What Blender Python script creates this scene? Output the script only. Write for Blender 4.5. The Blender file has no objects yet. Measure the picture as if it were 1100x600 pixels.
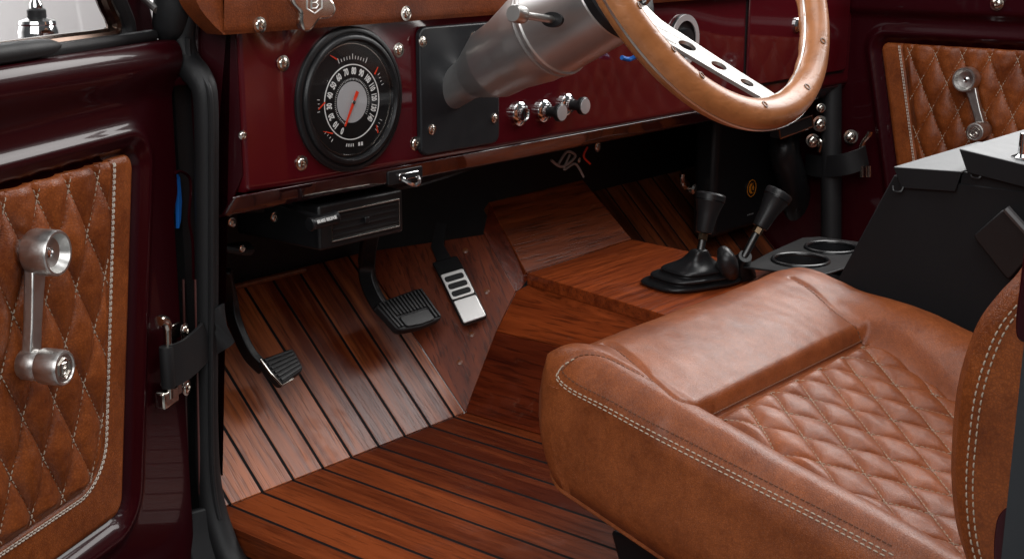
import bpy, bmesh, math, random
from mathutils import Vector as V, Matrix, noise as mnoise
random.seed(4)
S = bpy.context.scene
COL = S.collection
R = math.radians

# ------------------------------------------------------------------ camera
F_PX = 1482.0
def _axes():
    vx = V((1280., 380., F_PX)); vy = V((-1830., 385., F_PX))
    X = vx.normalized(); Y = (vy - vy.dot(X) * X).normalized()
    Xc = V((X.x, X.y, -X.z)); Yc = V((Y.x, Y.y, -Y.z)); Zc = Xc.cross(Yc)
    return Matrix((Xc, Yc, Zc))
M = _axes()
def ray(u, v): return M @ V((u - 550., -(v - 300.), -F_PX))
_d = ray(500, 443); _p = _d * (-0.70 / _d.z)
CAM = V((-_p.x, -_p.y, 0.70))
cd = bpy.data.cameras.new("camera"); cam = bpy.data.objects.new("camera", cd); COL.objects.link(cam)
cam.matrix_world = Matrix.Translation(CAM) @ M.to_4x4()
cd.sensor_width = 36; cd.lens = 36 * F_PX / 1100; cd.clip_start = 0.01; cd.clip_end = 100
S.camera = cam

# ------------------------------------------------------------------ light
W = bpy.data.worlds.new("World"); S.world = W; W.use_nodes = True
bg = W.node_tree.nodes["Background"]; bg.inputs[0].default_value = (0.93, 0.96, 1.0, 1); bg.inputs[1].default_value = 0.07
def area(name, loc, target, size, power, col=(1, 1, 1)):
    l = bpy.data.lights.new(name, 'AREA'); l.shape = 'RECTANGLE'; l.size, l.size_y = size; l.energy = power; l.color = col
    o = bpy.data.objects.new(name, l); COL.objects.link(o); o.location = loc
    o.rotation_euler = (V(target) - V(loc)).to_track_quat('-Z', 'Y').to_euler(); return o
area('studio_softbox_passenger', (1.75, -0.5, 1.75), (0.0, -0.2, 0.15), (1.7, 1.3), 54, (1, .985, .97))
area('studio_softbox_overhead', (-0.3, -1.2, 2.4), (-0.1, -0.5, 0.2), (1.4, 1.2), 24)
area('studio_softbox_driver', (-3.0, -1.7, 2.1), (-0.3, -0.3, 0.4), (3.2, 2.0), 74)
area('added_fill_windshield', (0.3, 1.3, 2.3), (-0.1, -0.8, 0.3), (1.8, .9), 30)  # unseen fill lamp, added to light the seat back so the fascia mirrors it
area('studio_softbox_backdrop', (-0.6, 3.2, 3.0), (-0.9, 6.5, 1.2), (2.4, 1.4), 820)
S.view_settings.view_transform = 'Standard'; S.view_settings.look = 'None'
S.view_settings.exposure = 0.08; S.view_settings.gamma = 1.0

# ------------------------------------------------------------------ pixel rays onto real planes
def qx(u, v, x): d = ray(u, v); return CAM + d * ((x - CAM.x) / d.x)
def qy(u, v, y): d = ray(u, v); return CAM + d * ((y - CAM.y) / d.y)
def qz(u, v, z): d = ray(u, v); return CAM + d * ((z - CAM.z) / d.z)
def qp(u, v, p, n): d = ray(u, v); return CAM + d * ((V(p) - CAM).dot(n) / d.dot(n))
def qd(u, v, depth): return CAM + ray(u, v) * (depth / F_PX)

# ------------------------------------------------------------------ materials
def mat(name, col=(.5, .5, .5), rough=.5, metal=0., coat=0., spec=.5, coat_r=.05):
    m = bpy.data.materials.new(name); m.use_nodes = True
    b = m.node_tree.nodes["Principled BSDF"]
    b.inputs["Base Color"].default_value = (*col, 1); b.inputs["Roughness"].default_value = rough
    b.inputs["Metallic"].default_value = metal; b.inputs["Coat Weight"].default_value = coat
    b.inputs["Coat Roughness"].default_value = coat_r; b.inputs["Specular IOR Level"].default_value = spec
    return m
class NT:
    def __init__(s, m): s.t = m.node_tree; s.b = s.t.nodes["Principled BSDF"]
    def n(s, typ, ins=None, **kw):
        x = s.t.nodes.new(typ)
        for k, v in kw.items(): setattr(x, k, v)
        for k, v in (ins or {}).items():
            if hasattr(v, 'is_output') or isinstance(v, bpy.types.NodeSocket): s.t.links.new(v, x.inputs[k])
            else: x.inputs[k].default_value = v
        return x
    def math(s, op, a, b=0., c=0.):
        x = s.n('ShaderNodeMath', {0: a, 1: b, 2: c}, operation=op); return x.outputs[0]
    def noise(s, vec, scale, det=4., rough=.55):
        return s.n('ShaderNodeTexNoise', {'Vector': vec, 'Scale': scale, 'Detail': det, 'Roughness': rough}).outputs['Fac']
    def pos(s, sc=(1, 1, 1)):
        g = s.n('ShaderNodeNewGeometry').outputs['Position']
        return s.n('ShaderNodeVectorMath', {0: g, 1: sc}, operation='MULTIPLY').outputs[0]
    def mix(s, f, a, b):
        x = s.n('ShaderNodeMix', data_type='RGBA')
        for i, v in ((0, f), (6, a), (7, b)):
            if isinstance(v, bpy.types.NodeSocket): s.t.links.new(v, x.inputs[i])
            else: x.inputs[i].default_value = v if i == 0 else (*v, 1)
        return x.outputs[2]
    def ramp(s, f, lo, hi):
        x = s.n('ShaderNodeMapRange', {0: f, 1: lo, 2: hi}); x.clamp = True; return x.outputs[0]
    def bump(s, h, strength, dist=.001):
        o = s.n('ShaderNodeBump', {'Height': h, 'Strength': strength, 'Distance': dist}).outputs[0]
        s.t.links.new(o, s.b.inputs['Normal']); return o
    def set(s, k, v): s.t.links.new(v, s.b.inputs[k])

def leather(name, c0, c1, rough, grain=330., strength=.24, spec=.38):
    m = mat(name, c1, rough, spec=spec); t = NT(m); p = t.pos()
    big = t.noise(p, 11, 6, .65); mid = t.noise(p, 75, 4, .65); fine = t.noise(p, 260, 3, .6)
    f = t.math('ADD', t.math('MULTIPLY', t.ramp(big, .28, .72), .58), t.math('MULTIPLY', t.ramp(mid, .30, .70), .24))
    f = t.math('ADD', f, t.math('MULTIPLY', t.ramp(fine, .36, .62), .14))
    f = t.ramp(f, .12, .95)
    wob = t.n('ShaderNodeVectorMath', {0: p, 1: t.n('ShaderNodeVectorMath', {0: t.n('ShaderNodeTexNoise', {'Vector': p, 'Scale': 200.}).outputs['Color'], 1: (.003, .003, .003)}, operation='MULTIPLY').outputs[0]}, operation='ADD').outputs[0]
    vo = t.n('ShaderNodeTexVoronoi', {'Vector': wob, 'Scale': grain}, feature='DISTANCE_TO_EDGE').outputs['Distance']
    pit = t.ramp(vo, .0, .22)
    f2 = t.math('MULTIPLY', f, t.math('MULTIPLY_ADD', pit, .45, .55))
    t.set('Base Color', t.mix(f2, c0, c1))
    h = t.math('ADD', pit, t.math('MULTIPLY', t.noise(p, 26, 3, .5), 1.0))
    t.bump(h, strength, .0007)
    t.set('Roughness', t.math('MULTIPLY_ADD', t.noise(p, 40, 3), .22, rough - .11))
    return m

def wood(name, stretch, c0, c1, rough=.3, coat=.35, planks=None, vary=.5, spec=.5, pore=.55, basis=None):
    """stretch = scale per world axis (small along the grain)"""
    m = mat(name, c1, rough, coat=coat, coat_r=.16); t = NT(m)
    g = t.n('ShaderNodeNewGeometry').outputs['Position']
    if basis:
        dots = [t.n('ShaderNodeVectorMath', {0: g, 1: tuple(b)}, operation='DOT_PRODUCT').outputs['Value'] for b in basis]
        gb = t.n('ShaderNodeCombineXYZ', {0: dots[0], 1: dots[1], 2: dots[2]}).outputs[0]
    else: gb = g
    vec = t.n('ShaderNodeVectorMath', {0: gb, 1: stretch}, operation='MULTIPLY').outputs[0]
    xs = t.n('ShaderNodeSeparateXYZ', {0: g}).outputs
    if planks:
        w, off = planks
        k = t.math('DIVIDE', t.math('SUBTRACT', xs[0], off), w)
        idx = t.math('FLOOR', k); fr = t.math('SUBTRACT', k, idx)
        rnd = t.n('ShaderNodeTexWhiteNoise', {'W': idx}, noise_dimensions='1D').outputs['Value']
        offv = t.n('ShaderNodeCombineXYZ', {0: t.math('MULTIPLY', rnd, 37.), 1: t.math('MULTIPLY', rnd, 53.)}).outputs[0]
        vec = t.n('ShaderNodeVectorMath', {0: vec, 1: offv}, operation='ADD').outputs[0]
    grain = t.noise(vec, 1., 6, .62)
    med = t.noise(vec, .28, 3, .5)
    f = t.ramp(t.math('ADD', t.math('MULTIPLY', grain, .65), t.math('MULTIPLY', med, .35)), .34, .66)
    if planks:
        f = t.ramp(t.math('ADD', f, t.math('MULTIPLY', t.math('SUBTRACT', rnd, .5), vary)), 0., 1.)
    col = t.mix(f, c0, c1)
    pores = t.ramp(t.noise(t.n('ShaderNodeVectorMath', {0: vec, 1: (3.2, 3.2, 3.2)}, operation='MULTIPLY').outputs[0], 1., 2, .5), .36, .47)
    col = t.mix(t.math('MULTIPLY_ADD', pores, pore, 1 - pore), tuple(x * .35 for x in c0), col)
    wear = t.ramp(t.noise(t.pos((9, 9, 9)), 1., 5, .7), .56, .72)
    h = t.math('ADD', t.math('MULTIPLY', grain, .5), t.math('MULTIPLY', pores, .5))
    scuff = t.math('MULTIPLY', t.ramp(t.noise(t.pos((26, 34, 30)), 1., 8, .78), .60, .80), .30)
    col = t.mix(scuff, col, (.34, .20, .13))
    r = t.math('MULTIPLY_ADD', grain, .18, rough - .09)
    r = t.math('ADD', r, t.math('MULTIPLY', wear, .16))
    if planks:
        e = t.math('MULTIPLY', t.math('MINIMUM', fr, t.math('SUBTRACT', 1., fr)), w)
        ln = t.ramp(e, .0021, .0026)                       # 1 on the plank, 0 on the caulk
        col = t.mix(ln, (.006, .006, .007), col)
        h = t.math('ADD', t.math('MULTIPLY', h, ln), t.math('MULTIPLY', t.ramp(e, .0010, .0040), 1.6))
    if planks:
        r = t.math('ADD', t.math('MULTIPLY', r, ln), t.math('MULTIPLY', t.math('SUBTRACT', 1., ln), .7))
        t.set('Coat Weight', t.math('MULTIPLY', ln, coat)); t.set('Specular IOR Level', t.math('MULTIPLY_ADD', ln, spec - .1, .1))
    else: m.node_tree.nodes["Principled BSDF"].inputs['Specular IOR Level'].default_value = spec
    t.set('Base Color', col); t.set('Roughness', r); t.bump(h, .35, .0009)
    return m

def paint(name, col, coat=.36, ior=1.5):
    m = mat(name, col, .32, coat=coat, coat_r=.045, spec=.12); t = NT(m); t.b.inputs['Coat IOR'].default_value = ior
    n = t.noise(t.pos(), 260, 2); t.bump(n, .012, .001)
    return m
def plastic(name, col, rough, grain=0., strength=.2):
    m = mat(name, col, rough, spec=.4); t = NT(m); p = t.pos()
    t.set('Roughness', t.math('MULTIPLY_ADD', t.noise(p, 30, 4), .2, rough - .1))
    if grain: t.bump(t.noise(p, grain, 2), strength, .0006)
    return m
def metal(name, col, rough, stretch=None):
    m = mat(name, col, rough, metal=1.); t = NT(m)
    if stretch:
        n = t.noise(t.pos(stretch), 1., 3)
        t.set('Roughness', t.math('MULTIPLY_ADD', n, .25, rough - .1)); t.bump(n, .10, .0004)
    else:
        t.set('Roughness', t.math('MULTIPLY_ADD', t.noise(t.pos(), 60, 3), .12, max(rough - .06, .02)))
    return m

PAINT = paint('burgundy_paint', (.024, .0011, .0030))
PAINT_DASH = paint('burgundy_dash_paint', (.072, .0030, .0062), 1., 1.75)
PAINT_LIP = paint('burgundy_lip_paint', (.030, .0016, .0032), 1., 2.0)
LEATHER = leather('tan_leather', (.105, .020, .004), (.42, .112, .025), .40)
LEATHER_S = leather('tan_seat_leather', (.13, .030, .008), (.385, .108, .031), .40, 420, .20, .38)
LEATHER_D = leather('dark_tan_leather', (.07, .013, .003), (.27, .062, .013), .5)
THREAD = mat('cream_thread', (.62, .55, .47), .7)
THREAD_S = mat('tan_thread', (.40, .29, .20), .7)
THREAD_M = mat('beige_thread', (.47, .38, .29), .7)
FRAMEM = metal('dark_polished_metal', (.13, .09, .07), .22)
BRONZE = metal('dark_bronze', (.20, .13, .09), .3)
THREAD_D = mat('brown_thread', (.13, .045, .018), .7)
FLOORW = wood('floor_planks', (75, 5, 75), (.075, .012, .0038), (.25, .052, .013), .34, .08, (.0517, -.0245), 1.1, .38, .35)
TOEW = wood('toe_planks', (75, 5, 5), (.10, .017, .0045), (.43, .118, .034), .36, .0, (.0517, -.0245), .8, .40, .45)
TOEW_SHADE = wood('shaded_passenger_toe_planks', (75, 5, 5), (.035, .007, .002), (.17, .040, .011), .42, .0, (.0517, -.0245), .8, .3)  # toe plank wood darkened to stand in for the shade under the dash
PANELW = wood('panel_wood', (4, 70, 70), (.07, .010, .003), (.23, .044, .011), .36, .0, spec=.28, basis=((.25, .70, .67), (.97, -.18, -.17), (0, -.69, .72)))
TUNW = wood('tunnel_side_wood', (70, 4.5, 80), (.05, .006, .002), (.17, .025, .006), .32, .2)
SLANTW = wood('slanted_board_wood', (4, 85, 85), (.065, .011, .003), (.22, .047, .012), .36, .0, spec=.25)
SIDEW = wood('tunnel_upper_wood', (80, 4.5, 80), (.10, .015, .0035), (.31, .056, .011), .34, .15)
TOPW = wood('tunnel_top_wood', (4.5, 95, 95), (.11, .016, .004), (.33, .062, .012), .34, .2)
TRIMW = wood('trim_wood', (7, 60, 60), (.035, .007, .0025), (.13, .033, .010), .24, .5)
WHEELW = wood('wheel_wood', (14, 30, 30), (.26, .092, .027), (.46, .180, .064), .40, .2, pore=.12)
PLUG = wood('plug_wood', (120, 120, 120), (.11, .028, .009), (.25, .075, .024), .35, .2)
RUBBER = plastic('black_rubber', (.010, .010, .011), .55, 350, .25)
RUBBER_G = plastic('boot_rubber', (.012, .012, .013), .34, 200, .15)
BLACK = plastic('black_plastic', (.0085, .0085, .0095), .38, 700, .15)
DARK = plastic('near_black_paint', (.006, .005, .0055), .6)  # near-black finish of firewall, driver kick panel, sill, slats and glove box gap
STRAPM = plastic('black_strap', (.009, .009, .010), .6, 900, .5)
CONS = plastic('console_powder_coat', (.0090, .0094, .0108), .55, 1400, .3); CONS.node_tree.nodes['Principled BSDF'].inputs['Specular IOR Level'].default_value = .2
LID = plastic('grey_lid_powder_coat', (.17, .175, .18), .5, 900, .3)
STEEL = metal('brushed_steel', (.60, .59, .58), .33, (90, 1500, 1500)); STEEL.node_tree.nodes['Principled BSDF'].inputs['Metallic'].default_value = .9
STEEL_L = metal('satin_aluminium', (.62, .61, .59), .33, (300, 300, 300))
SPOKE = metal('spoke_aluminium', (.55, .54, .52), .45, (400, 60, 60))
CHROME = metal('chrome', (.78, .78, .78), .07)
KNOBF = metal('polished_knob_face', (.85, .85, .86), .3); KNOBF.node_tree.nodes['Principled BSDF'].inputs['Metallic'].default_value = .7
NICKEL = metal('nickel', (.66, .62, .56), .18)
WHITE = mat('white_print', (.78, .78, .76), .5)
GREYD = mat('grey_dial_centre', (.40, .40, .41), .45)
RED = mat('orange_red_needle', (.75, .045, .012), .4)
DIAL = mat('black_dial', (.006, .006, .0065), .35)
BLUE = mat('blue_wire', (.01, .12, .45), .4)
AMBER = mat('amber_print', (.60, .20, .012), .4)
WIREW = mat('grey_wire', (.30, .27, .25), .5)
BACK = mat('studio_white', (.80, .79, .78), .8)
GLASS = mat('clear_glass', (1, 1, 1), .0); 
GLASS.node_tree.nodes["Principled BSDF"].inputs["Transmission Weight"].default_value = 1.0
GLASS.node_tree.nodes["Principled BSDF"].inputs["IOR"].default_value = 1.02
LENS = bpy.data.materials.new('gauge_lens'); LENS.use_nodes = True
_t = LENS.node_tree; _t.nodes.remove(_t.nodes['Principled BSDF'])
_l = _t.nodes.new('ShaderNodeLayerWeight'); _l.inputs[0].default_value = .5; _p = _t.nodes.new('ShaderNodeMath'); _p.operation = 'POWER'; _t.links.new(_l.outputs['Facing'], _p.inputs[0]); _p.inputs[1].default_value = 4.; _f = _t.nodes.new('ShaderNodeMath'); _f.operation = 'MULTIPLY_ADD'; _t.links.new(_p.outputs[0], _f.inputs[0]); _f.inputs[1].default_value = .6; _f.inputs[2].default_value = .035; _a = _t.nodes.new('ShaderNodeBsdfTransparent'); _g = _t.nodes.new('ShaderNodeBsdfGlossy'); _g.inputs['Roughness'].default_value = .03
_m = _t.nodes.new('ShaderNodeMixShader'); _t.links.new(_f.outputs[0], _m.inputs[0]); _t.links.new(_a.outputs[0], _m.inputs[1]); _t.links.new(_g.outputs[0], _m.inputs[2]); _t.links.new(_m.outputs[0], _t.nodes['Material Output'].inputs[0])

# ------------------------------------------------------------------ mesh helpers
ORIG = {}
def thing(name, label, cat, loc, group=None):
    o = bpy.data.objects.new(name, None); COL.objects.link(o); o.location = loc
    o.empty_display_size = .02
    o['label'] = label; o['category'] = cat
    if group: o['group'] = group
    ORIG[o.name] = V(loc); return o
def structure(o, kind='structure'): o['kind'] = kind; return o
def nb(): return bmesh.new()
def obj(name, bm, m, parent=None, bevel=0., seg=2, angle=35, label=None, smooth=True, solid=0., recalc=True):
    if recalc: bmesh.ops.recalc_face_normals(bm, faces=bm.faces)
    org = ORIG[parent.name] if parent else V((0, 0, 0))
    for v in bm.verts: v.co -= org
    me = bpy.data.meshes.new(name); bm.to_mesh(me); bm.free()
    me.materials.append(m)
    if smooth:
        me.shade_smooth(); me.set_sharp_from_angle(angle=R(angle))
    o = bpy.data.objects.new(name, me); COL.objects.link(o)
    if parent: o.parent = parent
    ORIG[o.name] = org
    if solid:
        s = o.modifiers.new('solid', 'SOLIDIFY'); s.thickness = solid; s.offset = -1
    if bevel:
        b = o.modifiers.new('bevel', 'BEVEL'); b.width = bevel; b.segments = seg; b.limit_method = 'ANGLE'; b.angle_limit = R(30)
    if label: o['label'] = label
    return o

def prism(bm, pts, off):
    """closed polygon (3-D points) extruded by the vector off"""
    off = V(off); a = [bm.verts.new(V(p)) for p in pts]; b = [bm.verts.new(V(p) + off) for p in pts]
    n = len(pts); bm.faces.new(a[::-1]); bm.faces.new(b)
    for i in range(n): bm.faces.new((a[i], a[(i + 1) % n], b[(i + 1) % n], b[i]))
    return bm
def box(bm, lo, hi):
    (x0, y0, z0), (x1, y1, z1) = lo, hi
    return prism(bm, [(x0, y0, z0), (x1, y0, z0), (x1, y1, z0), (x0, y1, z0)], (0, 0, z1 - z0))
def perp(d):
    d = V(d).normalized(); a = V((0, 0, 1)) if abs(d.z) < .9 else V((1, 0, 0))
    x = d.cross(a).normalized(); return x, d.cross(x).normalized()
def lathe(bm, o, ax, prof, seg=32, sx=1., sy=1., x=None):
    """prof = [(radius, distance along axis)]"""
    o = V(o); ax = V(ax).normalized()
    if x is None: x, y = perp(ax)
    else: x = V(x); x = (x - x.dot(ax) * ax).normalized(); y = ax.cross(x)
    rings = []
    for r, t in prof:
        if r < 1e-6: rings.append([bm.verts.new(o + ax * t)])
        else: rings.append([bm.verts.new(o + ax * t + x * (r * sx * math.cos(2 * math.pi * k / seg)) + y * (r * sy * math.sin(2 * math.pi * k / seg))) for k in range(seg)])
    for a, b in zip(rings, rings[1:]):
        for k in range(seg):
            k2 = (k + 1) % seg
            if len(a) == 1 and len(b) == 1: continue
            if len(a) == 1: bm.faces.new((a[0], b[k], b[k2]))
            elif len(b) == 1: bm.faces.new((a[k], b[0], a[k2]))
            else: bm.faces.new((a[k], b[k], b[k2], a[k2]))
    for ring, rev in ((rings[0], True), (rings[-1], False)):
        if len(ring) > 2: bm.faces.new(ring[::-1] if rev else ring)
    return bm
def smooth_path(pts, n=6):
    pts = [V(p) for p in pts]; out = []
    for i in range(len(pts) - 1):
        p0 = pts[max(i - 1, 0)]; p1 = pts[i]; p2 = pts[i + 1]; p3 = pts[min(i + 2, len(pts) - 1)]
        for k in range(n):
            t = k / n
            out.append(.5 * ((2 * p1) + (p2 - p0) * t + (2 * p0 - 5 * p1 + 4 * p2 - p3) * t * t + (3 * p1 - p0 - 3 * p2 + p3) * t ** 3))
    out.append(pts[-1]); return out
def tube(bm, pts, r, seg=10, up=None, flat=1., closed=False):
    """round (or flattened, along up) sweep; r may be a list"""
    pts = [V(p) for p in pts]; n = len(pts); rings = []
    rs = r if isinstance(r, (list, tuple)) else [r] * n
    if len(rs) != n: rs = [rs[min(int(i / (n - 1) * (len(rs) - 1)), len(rs) - 2)] * (1 - (i / (n - 1) * (len(rs) - 1)) % 1) + rs[min(int(i / (n - 1) * (len(rs) - 1)) + 1, len(rs) - 1)] * ((i / (n - 1) * (len(rs) - 1)) % 1) if i < n - 1 else rs[-1] for i in range(n)]
    prev = None
    for i, p in enumerate(pts):
        if closed: d = pts[(i + 1) % n] - pts[i - 1]
        else: d = pts[min(i + 1, n - 1)] - pts[max(i - 1, 0)]
        d.normalize()
        if up is not None: x = V(up) - V(up).dot(d) * d
        elif prev is not None: x = prev - prev.dot(d) * d
        else: x = perp(d)[0]
        x.normalize(); prev = x; y = d.cross(x)
        rings.append([bm.verts.new(p + x * (rs[i] * flat * math.cos(2 * math.pi * k / seg)) + y * (rs[i] * math.sin(2 * math.pi * k / seg))) for k in range(seg)])
    m = n if closed else n - 1
    for i in range(m):
        a, b = rings[i], rings[(i + 1) % n]
        for k in range(seg): bm.faces.new((a[k], b[k], b[(k + 1) % seg], a[(k + 1) % seg]))
    if not closed: bm.faces.new(rings[0][::-1]); bm.faces.new(rings[-1])
    return bm
def band(bm, pts, wdir, w, t):
    """flat strap: rectangular section swept along pts, width along wdir"""
    pts = [V(p) for p in pts]; n = len(pts); rings = []
    for i, p in enumerate(pts):
        d = (pts[min(i + 1, n - 1)] - pts[max(i - 1, 0)]).normalized()
        wd = V(wdir[i] if isinstance(wdir, list) else wdir); wd = (wd - wd.dot(d) * d).normalized(); nn = d.cross(wd)
        ww = w[i] if isinstance(w, list) else w
        rings.append([bm.verts.new(p + wd * (a * ww / 2) + nn * (b * t / 2)) for a, b in ((-1, -1), (1, -1), (1, 1), (-1, 1))])
    for a, b in zip(rings, rings[1:]):
        for k in range(4): bm.faces.new((a[k], b[k], b[(k + 1) % 4], a[(k + 1) % 4]))
    bm.faces.new(rings[0][::-1]); bm.faces.new(rings[-1]); return bm
def grid(bm, f, nu, nv):
    vs = [[bm.verts.new(f(i / nu, j / nv)) for i in range(nu + 1)] for j in range(nv + 1)]
    for j in range(nv):
        for i in range(nu): bm.faces.new((vs[j][i], vs[j][i + 1], vs[j + 1][i + 1], vs[j + 1][i]))
    return vs
def loop_skirt(bm, vs, f):
    """walls hung from a grid's outline; f(vert) gives the outer point"""
    L = vs[0][:-1] + [r[-1] for r in vs[:-1]] + vs[-1][:0:-1] + [r[0] for r in vs[:0:-1]]
    low = [bm.verts.new(f(v.co)) for v in L]; n = len(L)
    for i in range(n): bm.faces.new((L[i], L[(i + 1) % n], low[(i + 1) % n], low[i]))
    return low
def rrect(w, h, r, n=5):
    out = []
    for cx, cy, a0 in ((w / 2 - r, h / 2 - r, 0), (-w / 2 + r, h / 2 - r, 90), (-w / 2 + r, -h / 2 + r, 180), (w / 2 - r, -h / 2 + r, 270)):
        for k in range(n + 1):
            a = R(a0 + 90 * k / n); out.append((cx + r * math.cos(a), cy + r * math.sin(a)))
    return out
def round_poly(pts, r, n=4):
    """3-D polygon with its corners rounded"""
    pts = [V(p) for p in pts]; out = []; m = len(pts)
    for i in range(m):
        a, b, c = pts[i - 1], pts[i], pts[(i + 1) % m]
        ri = r[i] if isinstance(r, (list, tuple)) else r
        ri = min(ri, (a - b).length * .45, (c - b).length * .45)
        p0 = b + (a - b).normalized() * ri; p1 = b + (c - b).normalized() * ri
        for k in range(n + 1):
            t = k / n; out.append(p0 * (1 - t) ** 2 + b * 2 * t * (1 - t) + p1 * t * t)
    return out
class Fr:                                   # a plane to draw on
    def __init__(s, o, ex, ey): s.o = V(o); s.ex = V(ex).normalized(); s.ey = V(ey).normalized(); s.en = s.ex.cross(s.ey)
    def __call__(s, a, b, h=0.): return s.o + s.ex * a + s.ey * b + s.en * h
def plate(bm, fr, pts, h0, h1): return prism(bm, [fr(a, b, h0) for a, b in pts], fr.en * (h1 - h0))
def stitches(bm, pts, lift, dash=.0046, gap=.0020, r=.00065):
    """a row of thread dashes along a dense path; lift = normal vector"""
    lift = V(lift)
    pts = [V(p) for p in pts]; acc = [0.]
    for a, b in zip(pts, pts[1:]): acc.append(acc[-1] + (b - a).length)
    def at(s):
        for i in range(len(acc) - 1):
            if acc[i + 1] >= s:
                f = (s - acc[i]) / max(acc[i + 1] - acc[i], 1e-9); return pts[i].lerp(pts[i + 1], f)
        return pts[-1]
    s = gap / 2
    while s + dash < acc[-1]:
        tube(bm, [at(s) - lift * r * .6, at(s + dash * .25) + lift * r * .5, at(s + dash * .75) + lift * r * .5, at(s + dash) - lift * r * .6], [r * .7, r, r, r * .7], 5)
        s += dash + gap
def text_mesh(bm, s, fr, size, depth=.0003, align='CENTER', sx=1., font_off=0.):
    c = bpy.data.curves.new('t', 'FONT'); c.body = s; c.size = size; c.extrude = depth; c.align_x = align; c.align_y = 'CENTER'; c.resolution_u = 3; c.offset = font_off
    o = bpy.data.objects.new('t', c); COL.objects.link(o)
    dg = bpy.context.evaluated_depsgraph_get(); me = bpy.data.meshes.new_from_object(o.evaluated_get(dg))
    base = len(bm.verts); bm.from_mesh(me); bm.verts.ensure_lookup_table()
    for v in bm.verts[base:]: v.co = fr(v.co.x * sx, v.co.y, v.co.z)
    bpy.data.objects.remove(o); bpy.data.curves.remove(c); bpy.data.meshes.remove(me)
def screw(name, p, n, r, parent, m=None, dome=.55, slot=True):
    bm = nb(); n = V(n).normalized()
    lathe(bm, p, n, [(r * 1.45, -.0004), (r * 1.45, .0007), (r * 1.05, .0011), (r, r * dome * .5), (r * .8, r * dome * .85), (r * .42, r * dome)] + ([(r * .34, r * dome * .5), (0, r * dome * .4)] if slot else [(0, r * dome * 1.05)]), 18)
    return obj(name, bm, m or NICKEL, parent)

EX, EY, EZ = V((1, 0, 0)), V((0, 1, 0)), V((0, 0, 1))

# ================================================================== SETTING
bm = nb(); box(bm, (-12, -12, -.75), (12, 7, -.70)); structure(obj('ground', bm, mat('grey_studio_floor', (.34, .34, .34), .7)))
bm = nb(); box(bm, (-12, 6.5, -.69), (14, 6.6, 7)); structure(obj('backdrop', bm, BACK))
bm = nb(); box(bm, (-.478, -2.2, -.03), (1.02, 0.0, 0)); structure(obj('floor', bm, FLOORW))
# ================================================================== VEHICLE BODY
body = thing('vehicle_body', 'burgundy painted vehicle body with black firewall behind the pedals, door pillars and black door seals', 'vehicle body', (0.27, 0.0, 0))
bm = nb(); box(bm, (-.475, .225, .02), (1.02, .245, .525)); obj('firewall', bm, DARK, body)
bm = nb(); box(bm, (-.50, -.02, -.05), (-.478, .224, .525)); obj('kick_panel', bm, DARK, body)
bm = nb(); box(bm, (1.022, -.06, -.05), (1.045, .224, .525)); obj('kick_panel', bm, PAINT, body)
bm = nb(); box(bm, (1.022, -2.2, -.05), (1.045, -1.08, .64)); obj('rear_side_panel', bm, PAINT, body)
bm = nb(); box(bm, (-.56, -.045, .528), (1.06, 1.9, .540)); obj('hood', bm, PAINT, body, bevel=.004)
# front door pillar (driver side): painted face between the seal and the dash, and the jamb outside the seal
bm = nb(); prism(bm, [qx(u, v, 0) * 0 + p for u, v, p in [(0, 0, V((-.478, -.04, .06))), (0, 0, V((-.478, -.04, .66))), (0, 0, V((-.452, -.075, .66))), (0, 0, V((-.452, -.075, .425))), (0, 0, V((-.478, -.04, .33)))]], (0, .03, 0)); obj('cowl_side', bm, PAINT, body, bevel=.003)
bm = nb(); box(bm, (-.575, -.01, -.06), (-.503, .03, .526)); obj('door_pillar', bm, PAINT, body, bevel=.006)
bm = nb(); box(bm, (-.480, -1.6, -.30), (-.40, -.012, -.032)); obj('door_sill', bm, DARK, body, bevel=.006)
# door seal: a rubber tube down the opening
bm = nb()
sp = [(204, 12), (197, 40), (200, 66), (214, 84), (221, 110), (222, 200), (222, 330), (222, 450), (225, 520), (236, 570), (256, 612), (300, 650)]
P = [qx(u, v, -.497) for u, v in sp]
P = smooth_path(P, 8)
rr = [.0085, .013, .0165, .015, .0138] + [.0135] * 3 + [.0145, .016, .017, .017]
tube(bm, P, rr, 14)
seal = obj('door_seal', bm, RUBBER, body)
bm = nb(); tube(bm, [p + V((-.004, -.0135, 0)) for p in P[8:70]], .0034, 8); obj('seal_lip', bm, RUBBER, seal)
bm = nb(); tube(bm, smooth_path([qx(188, -30, -.51), qx(186, 6, -.51), qx(182, 28, -.51), qx(178, 40, -.51)], 5), [.02, .021, .019, .012], 12); obj('windshield_seal', bm, RUBBER, body)
bm = nb(); band(bm, smooth_path([qx(216, 545, -.512), qx(222, 575, -.512), qx(236, 625, -.512)], 6), V((1, -.5, 0)), .05, .012); obj('sill_boot', bm, RUBBER, body, bevel=.003)
screw('seal_screw', qx(195, 66, -.497) + (CAM - qx(195, 66, -.497)).normalized() * .017, (-.6, -.75, .1), .0058, body)
bm = nb(); tube(bm, [qx(150, -6, -.53), qx(169, 11, -.53)], .0045, 10); obj('wiper_rod', bm, STEEL_L, body)
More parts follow.
